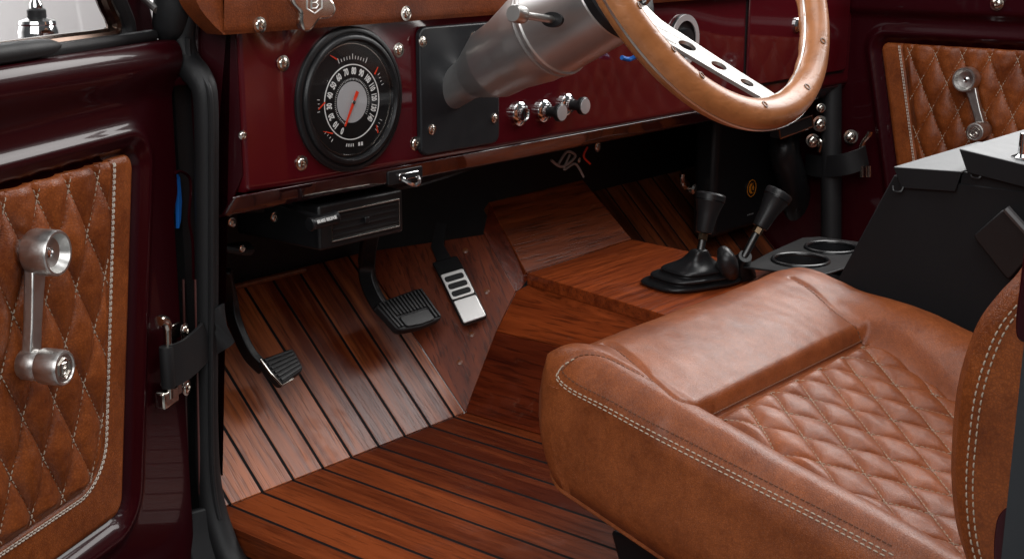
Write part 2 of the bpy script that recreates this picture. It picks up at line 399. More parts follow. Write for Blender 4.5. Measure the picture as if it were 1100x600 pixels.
# rear door pillar beside the seat back
bm = nb()
bp = [qx(u, v, -.595) for u, v in ((1104, 250), (1097, 288), (1090, 345), (1091, 366), (1103, 377))]
prism(bm, round_poly([V((-.545, -1.075, .75)), V((-.545, bp[0].y - .004, .75))] + [V((-.545, p.y, p.z)) for p in bp[1:4]] + [V((-.545, -1.075, bp[4].z))], [.002, .002, .02, .014, .014, .002]), (-.05, 0, 0)); obj('door_pillar', bm, PAINT, body, bevel=.008, seg=3)
bm = nb(); y_ = qx(1085, 450, -.61).y; prism(bm, [(-.56, y_, -.1), (-.56, y_ - .006, .73), (-.56, -1.08, .73), (-.56, -1.08, -.1)], (-.05, 0, 0)); obj('pillar_trim', bm, plastic('grey_pillar_rubber', (.020, .022, .025), .5), body)
bm = nb()
bp = [qx(u, v, -.608) for u, v in [(1102, 528), (1086, 540), (1071, 553), (1067, 580), (1068, 640)]]
prism(bm, round_poly([V((-.548, -1.08, bp[0].z))] + [V((-.548, p.y, p.z)) for p in bp[1:]] + [V((-.548, -1.08, bp[4].z))], [.002, .01, .012, .01, .002, .002]), (-.06, 0, 0)); obj('pillar_foot', bm, PAINT, body, bevel=.008, seg=3)
# passenger side opening: dark pillar with its seal
bm = nb(); tube(bm, smooth_path([qx(893, v, .975) for v in (60, 110, 180, 270, 330)], 4), .0195, 12); obj('door_seal', bm, RUBBER, body)
for u, v, r in ((882, 116, .006), (881, 133, .0105), (873, 151, .009), (914, 147, .0095)):
    screw('pillar_bolt', qx(u, v, .95 if u < 890 else .99), (-.75, -.65, .1), r, body)

# ================================================================== TOE BOARD
A44 = R(44); TS = V((0, math.cos(A44), math.sin(A44))); TN = V((0, -math.sin(A44), math.cos(A44)))
toe = thing('toe_board', 'sloping planked wooden toe board with black seams under the three pedals', 'floor board', (-.23, .0, 0))
def T(x, s, h=0.): return V((x, 0, .001)) + TS * s + TN * h
bm = nb(); prism(bm, [T(-.474, 0), T(-.002, 0), T(-.002, .30), T(-.474, .30)], -TN * .014); obj('planked_panel', bm, TOEW, toe, bevel=.0012)
TB = V((.128, .010, .157))
cn = (TB.cross(TS)).normalized(); cn = cn if cn.z > 0 else -cn
def onc(u, v, h=0.): return qp(u, v, cn * h, cn)
cp = [V((0, 0, 0)), V((.075, .0, .108)) + V((0, .004, 0)), TB, onc(520, 252), V((.02, .21, .205)), TS * .30]
cp = [p - cn * ((p).dot(cn)) + cn * .002 for p in cp]
bm = nb(); prism(bm, cp, -cn * .012); obj('corner_panel', bm, PANELW, toe, bevel=.0012)
for u, v in ((523, 313), (507, 359), (494, 389), (500, 269)):
    bm = nb(); lathe(bm, onc(u, v, .002), cn, [(.0045, -.001), (.0045, .0004), (.004, .0007), (0, .0008)], 16); obj('wood_plug', bm, PLUG, toe)
bm = nb(); tube(bm, [T(-.474, .292, .004), T(-.12, .292, .004)], .004, 8); obj('top_bead', bm, PLUG, toe)

ptoe = thing('toe_board', 'planked wooden toe board on the passenger side beyond the gear levers, painted darker for dash shade', 'floor board', (.76, 0, 0))
bm = nb(); prism(bm, [T(.50, .0), T(1.015, .0), T(1.015, .31), T(.50, .31)], -TN * .014); obj('planked_panel', bm, TOEW_SHADE, ptoe, bevel=.0012)

# ================================================================== TUNNEL
ZT = .175
tun = thing('transmission_tunnel', 'reddish wooden transmission tunnel cover with flat top and slanted front board', 'tunnel cover', (.32, -.3, 0))
Cc = qz(566, 293, ZT); Dd = qz(679, 257, ZT); E2 = qz(705, 335, ZT); F2 = qz(741, 270, ZT)
def ext(a, b, y): return a + (b - a) * ((y - a.y) / (b.y - a.y))
Er = ext(Cc, E2, -.42); Fr_ = ext(Dd, F2, -.42)
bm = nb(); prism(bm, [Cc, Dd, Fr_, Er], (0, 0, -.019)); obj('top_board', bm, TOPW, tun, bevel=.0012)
SD = V((0, math.cos(R(40)), math.sin(R(40)))); SN = V((0, -SD.z, SD.y))
def ons(u, v): return qp(u, v, Cc, SN)
tl = ons(525, 217); tr = ons(626, 193)
bm = nb(); prism(bm, [Cc + SN * .0 + V((0, .0005, .0005)), Dd + V((0, .0005, .0005)), tr, tl], -SN * .018); obj('slanted_board', bm, SLANTW, tun, bevel=.0012)
bm = nb(); prism(bm, [Cc + V((.002, .002, -.006)), tl + V((.002, 0, -.003)), onc(519, 250, .001), TB + cn * .001], V((.018, .004, 0))); obj('slanted_side', bm, TUNW, tun, bevel=.001)
x0 = .155
ue = V((.004, 0, -.0192)); yb = TB.y
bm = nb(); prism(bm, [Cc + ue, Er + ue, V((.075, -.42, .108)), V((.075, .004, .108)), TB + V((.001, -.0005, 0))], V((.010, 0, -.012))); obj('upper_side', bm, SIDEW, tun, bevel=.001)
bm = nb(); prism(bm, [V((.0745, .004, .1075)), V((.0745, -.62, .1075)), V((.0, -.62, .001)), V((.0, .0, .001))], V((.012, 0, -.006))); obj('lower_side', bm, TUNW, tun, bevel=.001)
bm = nb(); prism(bm, [Dd + V((0, 0, -.0195)), Fr_ + V((0, 0, -.0195)), Fr_ + V((.09, 0, -.174)), Dd + V((.09, 0, -.174))], V((-.012, 0, 0))); obj('far_side', bm, TUNW, tun)

# ================================================================== DASHBOARD
YD = -.085; ZB = qy(267, 209, YD).z
dash = thing('dashboard', 'glossy burgundy dashboard with round gauge, tan leather pad, rolled lower lip and glove box', 'dashboard', (.27, -.04, ZB))
N = V((0, -1, 0)); FD = Fr((0, YD, 0), (1, 0, 0), (0, 0, 1))       # FD(x, z, out) : en = -y
xl = qy(264, 120, YD).x
bm = nb()
XS = [xl + .105 * (k / 40) ** 1.5 for k in range(41)] + [xl + .105 + (1.0 - xl - .105) * k / 60 for k in range(1, 61)]
def fasf(i, j):
    x = XS[min(int(round(i * (len(XS) - 1))), len(XS) - 1)]; t = max(0., 1 - (x - xl) / .10)
    z = ZB + (.64 - ZB) * j
    y = YD + .0085 * t ** 2.2 + (.010 * max(0., 1 - (x - xl) / .006) ** 2) + .0035 * max(0., 1 - (z - ZB) / .006) ** 2 - .0006 * math.sin(x * 17 + 1) * math.sin(z * 23)
    return V((x, y, z))
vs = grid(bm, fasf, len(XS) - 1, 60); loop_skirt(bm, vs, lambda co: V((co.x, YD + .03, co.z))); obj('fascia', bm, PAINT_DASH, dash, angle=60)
# rolled lower lip: painted metal that turns under and mirrors the wooden floor
bm = nb()
LIP = [(.0032, .0002), (.0065, -.0035), (.0105, -.008), (.0150, -.013), (.0195, -.018), (.0240, -.0225), (.030, -.0255), (.045, -.0275), (.10, -.028)]
def lipf(i, j):
    x = -.476 + 1.474 * i; k = j * (len(LIP) - 1); a = min(int(k), len(LIP) - 2); f = k - a
    y = LIP[a][0] * (1 - f) + LIP[a + 1][0] * f; z = LIP[a][1] * (1 - f) + LIP[a + 1][1] * f
    return V((x, YD + y + .0006 * math.sin(x * 21) * math.sin(j * 5), ZB + z))
grid(bm, lipf, 120, 32); lip = obj('lower_lip', bm, PAINT_LIP, dash, angle=80, solid=.002)
# chrome pull under the gauge
pc = qy(437, 188, YD - .003)
fr = Fr(pc, (1, 0, 0), (0, 0, 1))
bm = nb(); plate(bm, Fr(pc + V((-.004, .002, 0)), EX, EZ), rrect(.062, .018, .003), 0, .004); pb = obj('release_plate', bm, BLACK, dash, bevel=.001)
bm = nb(); plate(bm, fr, rrect(.036, .009, .003), .001, .005); obj('pull', bm, CHROME, pb, bevel=.0012)
bm = nb(); tube(bm, smooth_path([fr(-.012, -.003, .004), fr(.0, -.011, .012), fr(.012, -.009, .010), fr(.016, -.004, .004)], 5), .0028, 8); obj('pull_lip', bm, CHROME, pb)
# leather pad
bm = nb()
YP = YD - .012
pad = [qy(u, v, YP) for u, v in [(206, -14), (213, 8), (228, 26), (240, 37), (263, 35.5), (480, 20.5)]]
zp = pad[-1].z
pts = [V((-.50, YP, .70))] + pad[:4] + [V((pad[4].x, YP, zp)), V((1.0, YP, zp)), V((1.0, YP, .70))]
nx = 160
def padf(i, j):
    x = pad[3].x + (1.0 - pad[3].x) * i
    prof = [(YP + .012, zp - .0005), (YP + .001, zp + .0005), (YP - .0015, zp + .006), (YP - .003, zp + .03), (YP - .004, zp + .07), (YP + .01, zp + .095), (YP + .10, zp + .105)]
    k = j * (len(prof) - 1); a = min(int(k), len(prof) - 2); f = k - a
    y = prof[a][0] * (1 - f) + prof[a + 1][0] * f; z = prof[a][1] * (1 - f) + prof[a + 1][1] * f
    y += .0012 * math.sin(x * 61) * math.sin(j * 9 + x * 13) * j
    return V((x, y, z))
grid(bm, padf, nx, 24)
padm = obj('dash_pad', bm, LEATHER_D, dash, recalc=True)
bm = nb(); prism(bm, round_poly([pad[0] + V((0, 0, .08)), pad[0], pad[1], pad[2], pad[3], V((pad[3].x + .002, YP, zp)), V((pad[3].x + .002, YP, zp + .11))], .01), (0, .03, 0)); obj('pad_end', bm, LEATHER_D, dash, bevel=.004, seg=3)
for u, v in ((279, 27), (436, 14.5), (560, 4)): screw('pad_screw', qy(u, v, YP - .002), N, .0062, dash)
bm = nb(); tube(bm, smooth_path([(-.40, .10, .36), (-.30, .05, .35), (-.22, .10, .33), (-.08, .06, .345), (.05, .12, .33), (.2, .10, .35)], 8), .009, 9); tube_ = obj('wiring_loom', bm, RUBBER, dash)
bm = nb(); tube(bm, smooth_path([(-.44, .06, .33), (-.38, .02, .31), (-.33, .08, .30), (-.30, .16, .28)], 8), .005, 8); obj('cable', bm, RUBBER, dash)
for u, v in ((304, 68), (428, 54), (324, 175), (446, 154)): screw('fascia_screw', qy(u, v, YD), N, .0062, dash)
screw('edge_bolt', qy(262, 145, YD - .001) + V((-.002, 0, 0)), (-.3, -1, 0), .0034, dash)
# four-lobed clamp knob over the pad with an embossed mark
kc = qy(331, 3, YP - .018); kf = Fr(kc, (1, -.12, 0), (0.06, 0, 1))
lob = []
for k in range(72):
    a = 2 * math.pi * k / 72; r = .0265 + .0058 * math.cos(4 * (a + .35)); lob.append((r * math.cos(a), r * math.sin(a)))
bm = nb(); plate(bm, kf, lob, 0, .012); knob = obj('clamp_knob', bm, NICKEL, dash, bevel=.0035, seg=3)
def emblem(bm, fr, s, h):
    """hexagonal badge outline round a squared letter shape"""
    hx = [(s * math.cos(R(60 * k + 30)), s * math.sin(R(60 * k + 30))) for k in range(7)]
    tube(bm, [fr(a, b, h) for a, b in hx], s * .085, 6)
    for pth in ([(-.35, -.5), (-.35, .5), (.2, .5), (.38, .25), (.15, .02), (-.3, .02)], [(.15, .02), (.42, -.22), (.2, -.5), (-.35, -.5)]):
        tube(bm, [fr(a * s, b * s, h) for a, b in pth], s * .085, 6)
bm = nb(); emblem(bm, kf, .0115, .0122); obj('emblem', bm, STEEL_L, knob)
# speedometer
g = qy(375, 107, YD)
bm = nb(); lathe(bm, g, N, [(.086, 0), (.086, .004), (.083, .0065), (.080, .0065), (.079, .0045), (.0775, .0045), (.0765, .009), (.074, .0105), (.0715, .0105), (.0695, .006), (.069, .002), (0, .0018)], 72); sp = obj('speedometer', bm, BLACK, dash, angle=50)
GF = Fr(g + N * .002, (1, 0, 0), (0, 0, 1)); rd = .0685
bm = nb(); lathe(bm, GF(0, 0), N, [(rd, 0), (rd, .0008), (0, .0008)], 64); obj('dial', bm, DIAL, sp)
def ring(bm, fr, r0, r1, h0, h1, seg=72):
    lathe(bm, fr(0, 0), fr.en, [(r0, h0), (r0, h1), (r1, h1), (r1, h0), (r0, h0)], seg)
def ringm(r0, r1, h0, h1, fr, m, name, par, seg=72):
    bm = nb(); vs = []
    for r, h in ((r0, h0), (r0, h1), (r1, h1), (r1, h0)): vs.append([bm.verts.new(fr(r * math.cos(2 * math.pi * k / seg), r * math.sin(2 * math.pi * k / seg), h)) for k in range(seg)])
    for q in range(4):
        a, b = vs[q], vs[(q + 1) % 4]
        for k in range(seg): bm.faces.new((a[k], b[k], b[(k + 1) % seg], a[(k + 1) % seg]))
    return obj(name, bm, m, par)
ringm(.0655, .0668, .0006, .0014, GF, NICKEL, 'trim_ring', sp)
# inner dial is a little right of and below the centre in the photo
IF = Fr(GF(.002, -.003, .0008), (1, 0, 0), (0, 0, 1))
ringm(.0438, .0450, 0, .0006, IF, WHITE, 'dial_ring', sp)
bm = nb(); lathe(bm, IF(0, 0), N, [(.0245, 0), (.0245, .0004), (0, .0004)], 48); obj('dial_centre', bm, GREYD, sp)
bm = nb()
for k in range(15):
    a = R(242 - 19.8 * k); s_ = str(10 * k)
    f2 = Fr(IF(.0365 * math.cos(a), .0365 * math.sin(a), .0002), V((math.sin(a), 0, -math.cos(a))), V((math.cos(a), 0, math.sin(a))))
    text_mesh(bm, s_, f2, .0112, .0002, sx=.66 if k < 10 else .56, font_off=.00035)
obj('numerals', bm, WHITE, sp, smooth=False)
bm = nb()
def tick(fr, r0, r1, a, w, h): plate(bm, Fr(fr((r0 + r1) / 2 * math.cos(R(a)), (r0 + r1) / 2 * math.sin(R(a))), V((math.cos(R(a)), 0, math.sin(R(a)))), V((-math.sin(R(a)), 0, math.cos(R(a))))), [(-(r1 - r0) / 2, -w / 2), ((r1 - r0) / 2, -w / 2), ((r1 - r0) / 2, w / 2), (-(r1 - r0) / 2, w / 2)], h, h + .0003)
for k in range(57): tick(IF, .0265 if k % 2 else .026, .0285, 242 - 19.8 * k / 4 , .0004, .0003)
obj('speed_ticks', bm, WHITE, sp, smooth=False)
bm = nb()
for k in range(11): tick(IF, .0505, .0545 if k % 5 else .057, 112 - 5 * k, .0007, .0)
obj('gauge_scale', bm, WHITE, sp, smooth=False)
for a0 in (178, 222, 24, -38):
    bm = nb()
    for k in range(4): tick(IF, .052, .0545 if k % 3 else .056, a0 - 6 + 5 * k, .0006, 0)
    obj('gauge_scale', bm, WHITE, sp, smooth=False)
bm = nb()
for k in range(6): plate(bm, IF, [(-.010 + .0046 * k, -.0535), (-.0072 + .0046 * k, -.0535), (-.0072 + .0046 * k, -.0492), (-.010 + .0046 * k, -.0492)], 0, .0003) if k > 3 else tick(IF, .0495, .0532, 258 + 4 * k, .0012, 0)
obj('odometer', bm, WHITE, sp, smooth=False)
bm = nb()
for k in range(9): tick(IF, .0625, .0637, 256 + 3.0 * k, .0017, 0)
obj('dial_caption', bm, WHITE, sp, smooth=False)
def needle(fr, a, r0, r1, w, h, name='needle', par=sp):
    bm = nb(); f2 = Fr(fr(0, 0, h), V((math.cos(R(a)), 0, math.sin(R(a)))), V((-math.sin(R(a)), 0, math.cos(R(a)))))
    plate(bm, f2, [(r0, -w / 2), (r1, -w * .22), (r1, w * .22), (r0, w / 2)], 0, .0008); obj(name, bm, RED, par, smooth=False)
needle(IF, 241, -.014, .031, .0046, .0025)
for c, a, l in (((-.0235, .052), 152, .012), ((-.0445, .004), 215, .013), ((-.034, -.0335), 165, .015), ((.037, .030), 55, .010), ((.0405, -.041), 105, .010)):
    f3 = Fr(IF(c[0], c[1], 0), (1, 0, 0), (0, 0, 1)); needle(f3, a, 0, l, .0017, .0012)
bm = nb(); lathe(bm, GF(0, 0, .0045), N, [(0, .0), (.0690, .0), (.0690, .0008), (.050, .0016), (.025, .0022), (0, .0024)], 48); obj('lens', bm, LENS, sp)
bm = nb(); lathe(bm, IF(0, 0, .0026), N, [(.0028, 0), (.0024, .0014), (0, .0016)], 16); obj('needle_hub', bm, NICKEL, sp)
# ignition lock and pull knobs
def bezel(u, v, r, name='knob_bezel'):
    p = qy(u, v, YD); bm = nb(); lathe(bm, p, N, [(r, 0), (r, .004), (r * .86, .0065), (r * .62, .0075), (r * .60, .012), (r * .5, .0125), (r * .48, .010), (0, .010)], 28); return obj(name, bm, CHROME, dash), p
ig, p = bezel(557, 122, .0165, 'ignition_lock')
bm = nb(); plate(bm, Fr(p + N * .0102, (1, 0, .3), (-.3, 0, 1)), rrect(.0025, .010, .001), 0, .0008); obj('key_slot', bm, BLACK, ig)
for u, v in ((583, 119), (608, 112)):
    bz, p = bezel(u, v, .0155, 'pull_switch')
    bm = nb(); lathe(bm, p, N, [(.0075, .009), (.0075, .026), (.0125, .0275), (.0128, .033), (.0115, .0345)], 28); kb = obj('switch_knob', bm, BLACK, bz)
    bm = nb(); lathe(bm, p, N, [(.0112, .0340), (.0108, .0352), (0, .0358)], 28); obj('knob_face', bm, KNOBF, bz)
# ring-trimmed dial behind the wheel
p = qy(733, 43, YD); f4 = Fr(p, (1, 0, 0), (0, 0, 1))
bm = nb(); lathe(bm, p, N, [(.040, 0), (.040, .003), (.037, .005), (.032, .005), (.029, .002), (0, .002)], 40); rg = obj('accessory_gauge', bm, BLACK, dash)
ringm(.0300, .0395, .0048, .0066, f4, KNOBF, 'gauge_ring', rg, 40)
bm = nb(); lathe(bm, p, N, [(.019, .002), (.018, .010), (0, .011)], 28); obj('gauge_knob', bm, BLACK, rg)
# glove box
a_, b_ = qy(801, 50, YD).x, qy(908, 50, YD).x; z0_, z1_ = qy(806, 92, YD).z, .60
bm = nb(); plate(bm, Fr(((a_ + b_) / 2, YD, (z0_ + z1_) / 2), EX, EZ), rrect(b_ - a_ + .008, z1_ - z0_ + .008, .016), .0002, .0012); obj('glove_box_gap', bm, DARK, dash)
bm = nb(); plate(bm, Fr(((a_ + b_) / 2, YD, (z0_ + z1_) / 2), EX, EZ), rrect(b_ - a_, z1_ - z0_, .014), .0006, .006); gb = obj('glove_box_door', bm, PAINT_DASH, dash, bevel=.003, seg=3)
p = qy(856, 27, YD - .006); bm = nb(); lathe(bm, p, N, [(.013, 0), (.013, .003), (.010, .006), (.006, .007), (0, .006)], 24); obj('lock', bm, CHROME, gb)
# air vent box hung under the dash with its handle
YV = -.055
vp = [qy(u, v, YV) for u, v in [(354, 231), (427, 212), (429, 242), (357, 259)]]
vx0, vx1 = (vp[0].x + vp[3].x) / 2, (vp[1].x + vp[2].x) / 2; vz1, vz0 = (vp[0].z + vp[1].z) / 2, (vp[2].z + vp[3].z) / 2
bm = nb(); box(bm, (vx0 - .018, YV + .001, vz0 - .010), (vx1 + .010, YV + .16, vz1 + .012)); vent = obj('air_vent', bm, BLACK, dash, bevel=.004)
VF = Fr(((vx0 + vx1) / 2, YV, (vz0 + vz1) / 2), EX, EZ); vw, vh = vx1 - vx0, vz1 - vz0
bm = nb()
tube(bm, [VF(a, b, .001) for a, b in ((-vw / 2, -vh / 2), (vw / 2, -vh / 2), (vw / 2, vh / 2), (-vw / 2, vh / 2))], .0012, 8, closed=True); obj('vent_frame', bm, NICKEL, vent)
bm = nb()
for k in range(4): box(bm, (vx0 + .003, YV - .0005, vz0 + vh * (k + .7) / 4.4 - .0012), (vx1 - .003, YV + .002, vz0 + vh * (k + .7) / 4.4 + .0012))
obj('vent_slats', bm, DARK, vent)
bm = nb(); box(bm, (VF(0, 0).x - .004, YV - .004, VF(0, 0).z - .004), (VF(0, 0).x + .004, YV - .001, VF(0, 0).z + .004)); obj('vent_tab', bm, BLACK, vent, bevel=.001)
hp = qy(347, 237, YV - .03); hd = (qy(364, 232, YV - .03) - qy(331, 241, YV - .03)).normalized()
bm = nb(); lathe(bm, hp - hd * .020, hd, [(.0075, -.002), (.0085, .0), (.0075, .004), (.0075, .036), (.0085, .040), (.007, .042), (0, .042)], 20); hh = obj('brake_release_handle', bm, BLACK, dash)
tn = (CAM - hp).normalized(); ty = tn.cross(hd).normalized(); tn = hd.cross(ty)
bm = nb(); text_mesh(bm, 'BRAKE RELEASE', Fr(hp + tn * .0076, hd, ty), .0056, .0003, sx=.80, font_off=.0001); obj('lettering', bm, WHITE, hh, smooth=False)
bm = nb(); tube(bm, [hp + hd * .005, hp + V((.0, .10, .012))], .003, 8); obj('handle_rod', bm, BLACK, hh)
# small fittings and wiring below the dash
for (u, v, r) in ((295, 233, .0045), (249, 239, .0042), (260, 267, .003), (642, 158, .006), (622, 172, .003)):
    screw('under_dash_bolt', qy(u, v, .0 if u < 400 else .09), N, r, dash)
bm = nb(); tube(bm, smooth_path([qy(592, 172, .05), qy(604, 179, .05), qy(618, 168, .05), qy(609, 163, .05), qy(600, 176, .05)], 6), .0022, 7)
tube(bm, smooth_path([qy(612, 166, .05), qy(606, 182, .05), qy(618, 176, .05), qy(627, 190, .05)], 6), .0020, 7); obj('wiring', bm, WIREW, dash)
bm = nb(); tube(bm, smooth_path([qy(631, 158, .06), qy(627, 168, .06), qy(634, 176, .06)], 6), .0018, 7); obj('wiring', bm, RED, dash)
bm = nb(); tube(bm, smooth_path([qy(668, 62, YD - .02), qy(676, 64, YD - .02), qy(684, 60, YD - .03)], 5), .0035, 8); obj('wiring', bm, BLUE, dash)

# ================================================================== STEERING
WC = qd(752, -66.6, 1.5); AX = V((0, .887, -.463)).normalized()      # AX: from the wheel towards the dash
colm = thing('steering_column', 'brushed steel tapered steering column rising from its black dash plate', 'steering column', WC + AX * .42)
base_y = YD
tb = (YD - WC.y) / AX.y
bm = nb(); lathe(bm, WC, AX, [(.0, tb + .01), (.0255, tb + .01), (.0255, .388), (.0275, .378), (.0290, .372)], 56); obj('lower_tube', bm, STEEL, colm, angle=25)
bm = nb(); lathe(bm, WC, AX, [(.0285, .374), (.0295, .372), (.0435, .338), (.0450, .334), (.0475, .300), (.0485, .297), (.0545, .268), (.0560, .262), (.0570, .243), (.0588, .241), (.0595, .238), (.0560, .236)], 56); obj('cone', bm, STEEL, colm, angle=20)
bm = nb(); lathe(bm, WC, AX, [(.0545, .2365), (.0545, .2335)], 56); obj('groove', bm, BLACK, colm)
bm = nb(); lathe(bm, WC, AX, [(.0560, .2345), (.0602, .2335), (.0606, .2325), (.0606, .2285), (.0590, .2275), (.0584, .2270), (.0584, .135), (.057, .133)], 56); obj('sleeve', bm, STEEL, colm, angle=25)
bm = nb(); lathe(bm, WC, AX, [(.057, .133), (.0605, .131), (.0605, .121), (.055, .118), (.030, .116)], 56); obj('end_collar', bm, BLACK, colm)
l0 = qd(591, 21, 1.535); l1 = qd(560, 16, 1.49)
bm = nb(); tube(bm, [l0 + (l0 - l1) * .25, l1], .0042, 14); lev = obj('turn_signal_lever', bm, STEEL_L, colm)
ld = (l1 - l0).normalized()
bm = nb(); lathe(bm, l1, ld, [(.0055, -.006), (.009, -.003), (.0098, 0), (.0098, .014), (.0088, .0155), (0, .0155)], 28); obj('lever_knob', bm, STEEL_L, lev)
bm = nb(); lathe(bm, l0 + (l0 - l1) * .05, ld, [(.0095, -.004), (.0095, .0), (0, .0008)], 24, 1.5, .9); obj('lever_slot', bm, BLACK, colm)
# black mounting plate
c4 = [qy(u, v, YD) for u, v in ((446, 33), (511, 26), (538, 151), (460, 165))]
px0 = (c4[0].x + c4[3].x) / 2 - .011; px1 = (c4[1].x + c4[2].x) / 2 + .012; pz1 = (c4[0].z + c4[1].z) / 2 + .003; pz0 = (c4[2].z + c4[3].z) / 2
bm = nb(); plate(bm, Fr(((px0 + px1) / 2, YD, (pz0 + pz1) / 2), EX, EZ), rrect(px1 - px0, pz1 - pz0, .012), .0, .009); mp = obj('mounting_plate', bm, plastic('black_plate', (.011, .012, .014), .42, 900, .1), colm, bevel=.002)
for u, v in ((454, 45), (509, 40), (464, 139), (531, 127)): screw('plate_screw', qy(u, v, YD - .009), N, .0048, mp)

wheel = thing('steering_wheel', 'wood rimmed steering wheel with drilled aluminium spokes and chrome horn button', 'steering wheel', WC)
RW = .2065; wx = V((1, 0, 0)); wy = AX.cross(wx).normalized(); wy = wy if wy.z < 0 else -wy       # wy points down
def WH(a, r, t=0.): return WC + (wx * math.cos(a) + wy * math.sin(a)) * r + AX * t
bm = nb(); n = 260; sg = 18; rings = []
for i in range(n):
    a = 2 * math.pi * i / n; rad = (wx * math.cos(a) + wy * math.sin(a)); rr_ = []
    bumps = .0011 * (0.5 + .5 * math.cos(a * 34))
    for k in range(sg):
        q = 2 * math.pi * k / sg; r1 = .0178
        cr, ct = math.cos(q), math.sin(q)
        rr = r1 * (1.0) + (bumps if (cr < .2 and ct > -.1) else 0) * (1 if ct > -.1 else 0)
        rr_.append(bm.verts.new(WC + rad * (RW + rr * cr) + AX * (rr * ct * .95)))
    rings.append(rr_)
for i in range(n):
    a, b = rings[i], rings[(i + 1) % n]
    for k in range(sg): bm.faces.new((a[k], a[(k + 1) % sg], b[(k + 1) % sg], b[k]))
rim = obj('rim', bm, WHEELW, wheel)
ringm(RW - .0187, RW + .0186, -.0012, .0012, Fr(WC, wx, wy), STEEL_L, 'rim_core', rim, 160)
tocam = None
for u, v in ((688, 5), (752, 84), (820, 116), (868, 100), (887, 49), (716, 60)):
    # plugs on the face of the rim
    best = min(range(720), key=lambda k: (lambda q: (q.x - u) ** 2 + (q.y - v) ** 2)((lambda p: V((550 - F_PX * p.x / p.z, 300 + F_PX * p.y / p.z)))(M.transposed() @ (WH(2 * math.pi * k / 720, RW, -.012) - CAM))))
    a = 2 * math.pi * best / 720; rad = WH(a, 1.) - WC
    nn = (-AX * .95 - rad * .3).normalized(); p = WH(a, RW) + nn * .0171
    bm = nb(); lathe(bm, p, nn, [(.0042, -.002), (.0042, .0004), (.0026, .0005), (.0024, -.0006), (0, -.0007)], 16); obj('rim_plug', bm, mat('dark_plug', (.12, .05, .02), .5) if u == 688 else bpy.data.materials['dark_plug'], rim)
# spokes: flat drilled plates dished back to the hub
def spoke(ang):
    rad = (WH(ang, 1.) - WC); tang = rad.cross(AX).normalized()
    prof = [(.028, .116, .036), (.055, .104, .033), (.085, .083, .030), (.115, .062, .0265), (.150, .037, .024), (.180, .015, .0225), (.196, .004, .022)]
    prof = [prof[0]] + prof[1:]
    path = smooth_path([WC + rad * r + AX * t for r, t, w in prof], 8)
    n = len(path); acc = [0.]
    for a, b in zip(path, path[1:]): acc.append(acc[-1] + (b - a).length)
    L = acc[-1]
    def P(s, t, h):
        i = 0
        while i < n - 2 and acc[i + 1] < s: i += 1
        f = (s - acc[i]) / (acc[i + 1] - acc[i]); p = path[i].lerp(path[i + 1], f); d = (path[i + 1] - path[i]).normalized()
        return p + tang * t + d.cross(tang) * h
    def wid(s): return .046 + (.025 - .046) * min(s / L, 1)
    holes = [(L * .40, .0100), (L * .62, .0086), (L * .81, .0072)]
    bm = nb(); h = .0021
    # outline + holes filled through a 2-D curve, then bent onto the path
    cu = bpy.data.curves.new('c', 'CURVE'); cu.dimensions = '2D'; cu.fill_mode = 'BOTH'; cu.extrude = h
    def add(pts):
        sp_ = cu.splines.new('POLY'); sp_.points.add(len(pts) - 1); sp_.use_cyclic_u = True
        for q, (a, b) in zip(sp_.points, pts): q.co = (a, b, 0, 1)
    K = 26
    add([(L * k / K, -wid(L * k / K) / 2) for k in range(K + 1)] + [(L * k / K, wid(L * k / K) / 2) for k in range(K, -1, -1)])
    for s, r in holes: add([(s + r * math.cos(2 * math.pi * k / 28) * 1.12, r * math.sin(2 * math.pi * k / 28)) for k in range(28)])
    co = bpy.data.objects.new('c', cu); COL.objects.link(co); dg = bpy.context.evaluated_depsgraph_get()
    me = bpy.data.meshes.new_from_object(co.evaluated_get(dg)); bm.from_mesh(me)
    for v in bm.verts: v.co = P(min(max(v.co.x, 0), L), v.co.y, v.co.z)
    bmesh.ops.remove_doubles(bm, verts=bm.verts, dist=.00002)
    bpy.data.objects.remove(co); bpy.data.curves.remove(cu); bpy.data.meshes.remove(me)
    return obj('spoke', bm, SPOKE, wheel, bevel=.0007, angle=30)
for k in (82, 202, 322): spoke(R(k))
bm = nb(); lathe(bm, WC, AX, [(0, .112), (.036, .113), (.040, .116), (.040, .124), (.030, .128), (.030, .130)], 40); obj('hub', bm, SPOKE, wheel)
bm = nb(); lathe(bm, WC, -AX, [(.034, -.112), (.034, -.102), (.0325, -.098), (.028, -.094), (.026, -.0945), (.019, -.091), (.010, -.089), (0, -.0885)], 40); obj('horn_button', bm, CHROME, wheel)

# ================================================================== PEDALS
def onT(u, v, h): return qp(u, v, TN * h + V((0, 0, .001)), TN)
def quad_frame(c4):
    o = (c4[0] + c4[1] + c4[2] + c4[3]) / 4
    return o
def bil(c, a, b): return (c[0] * (1 - a) + c[1] * a) * (1 - b) + (c[3] * (1 - a) + c[2] * a) * b
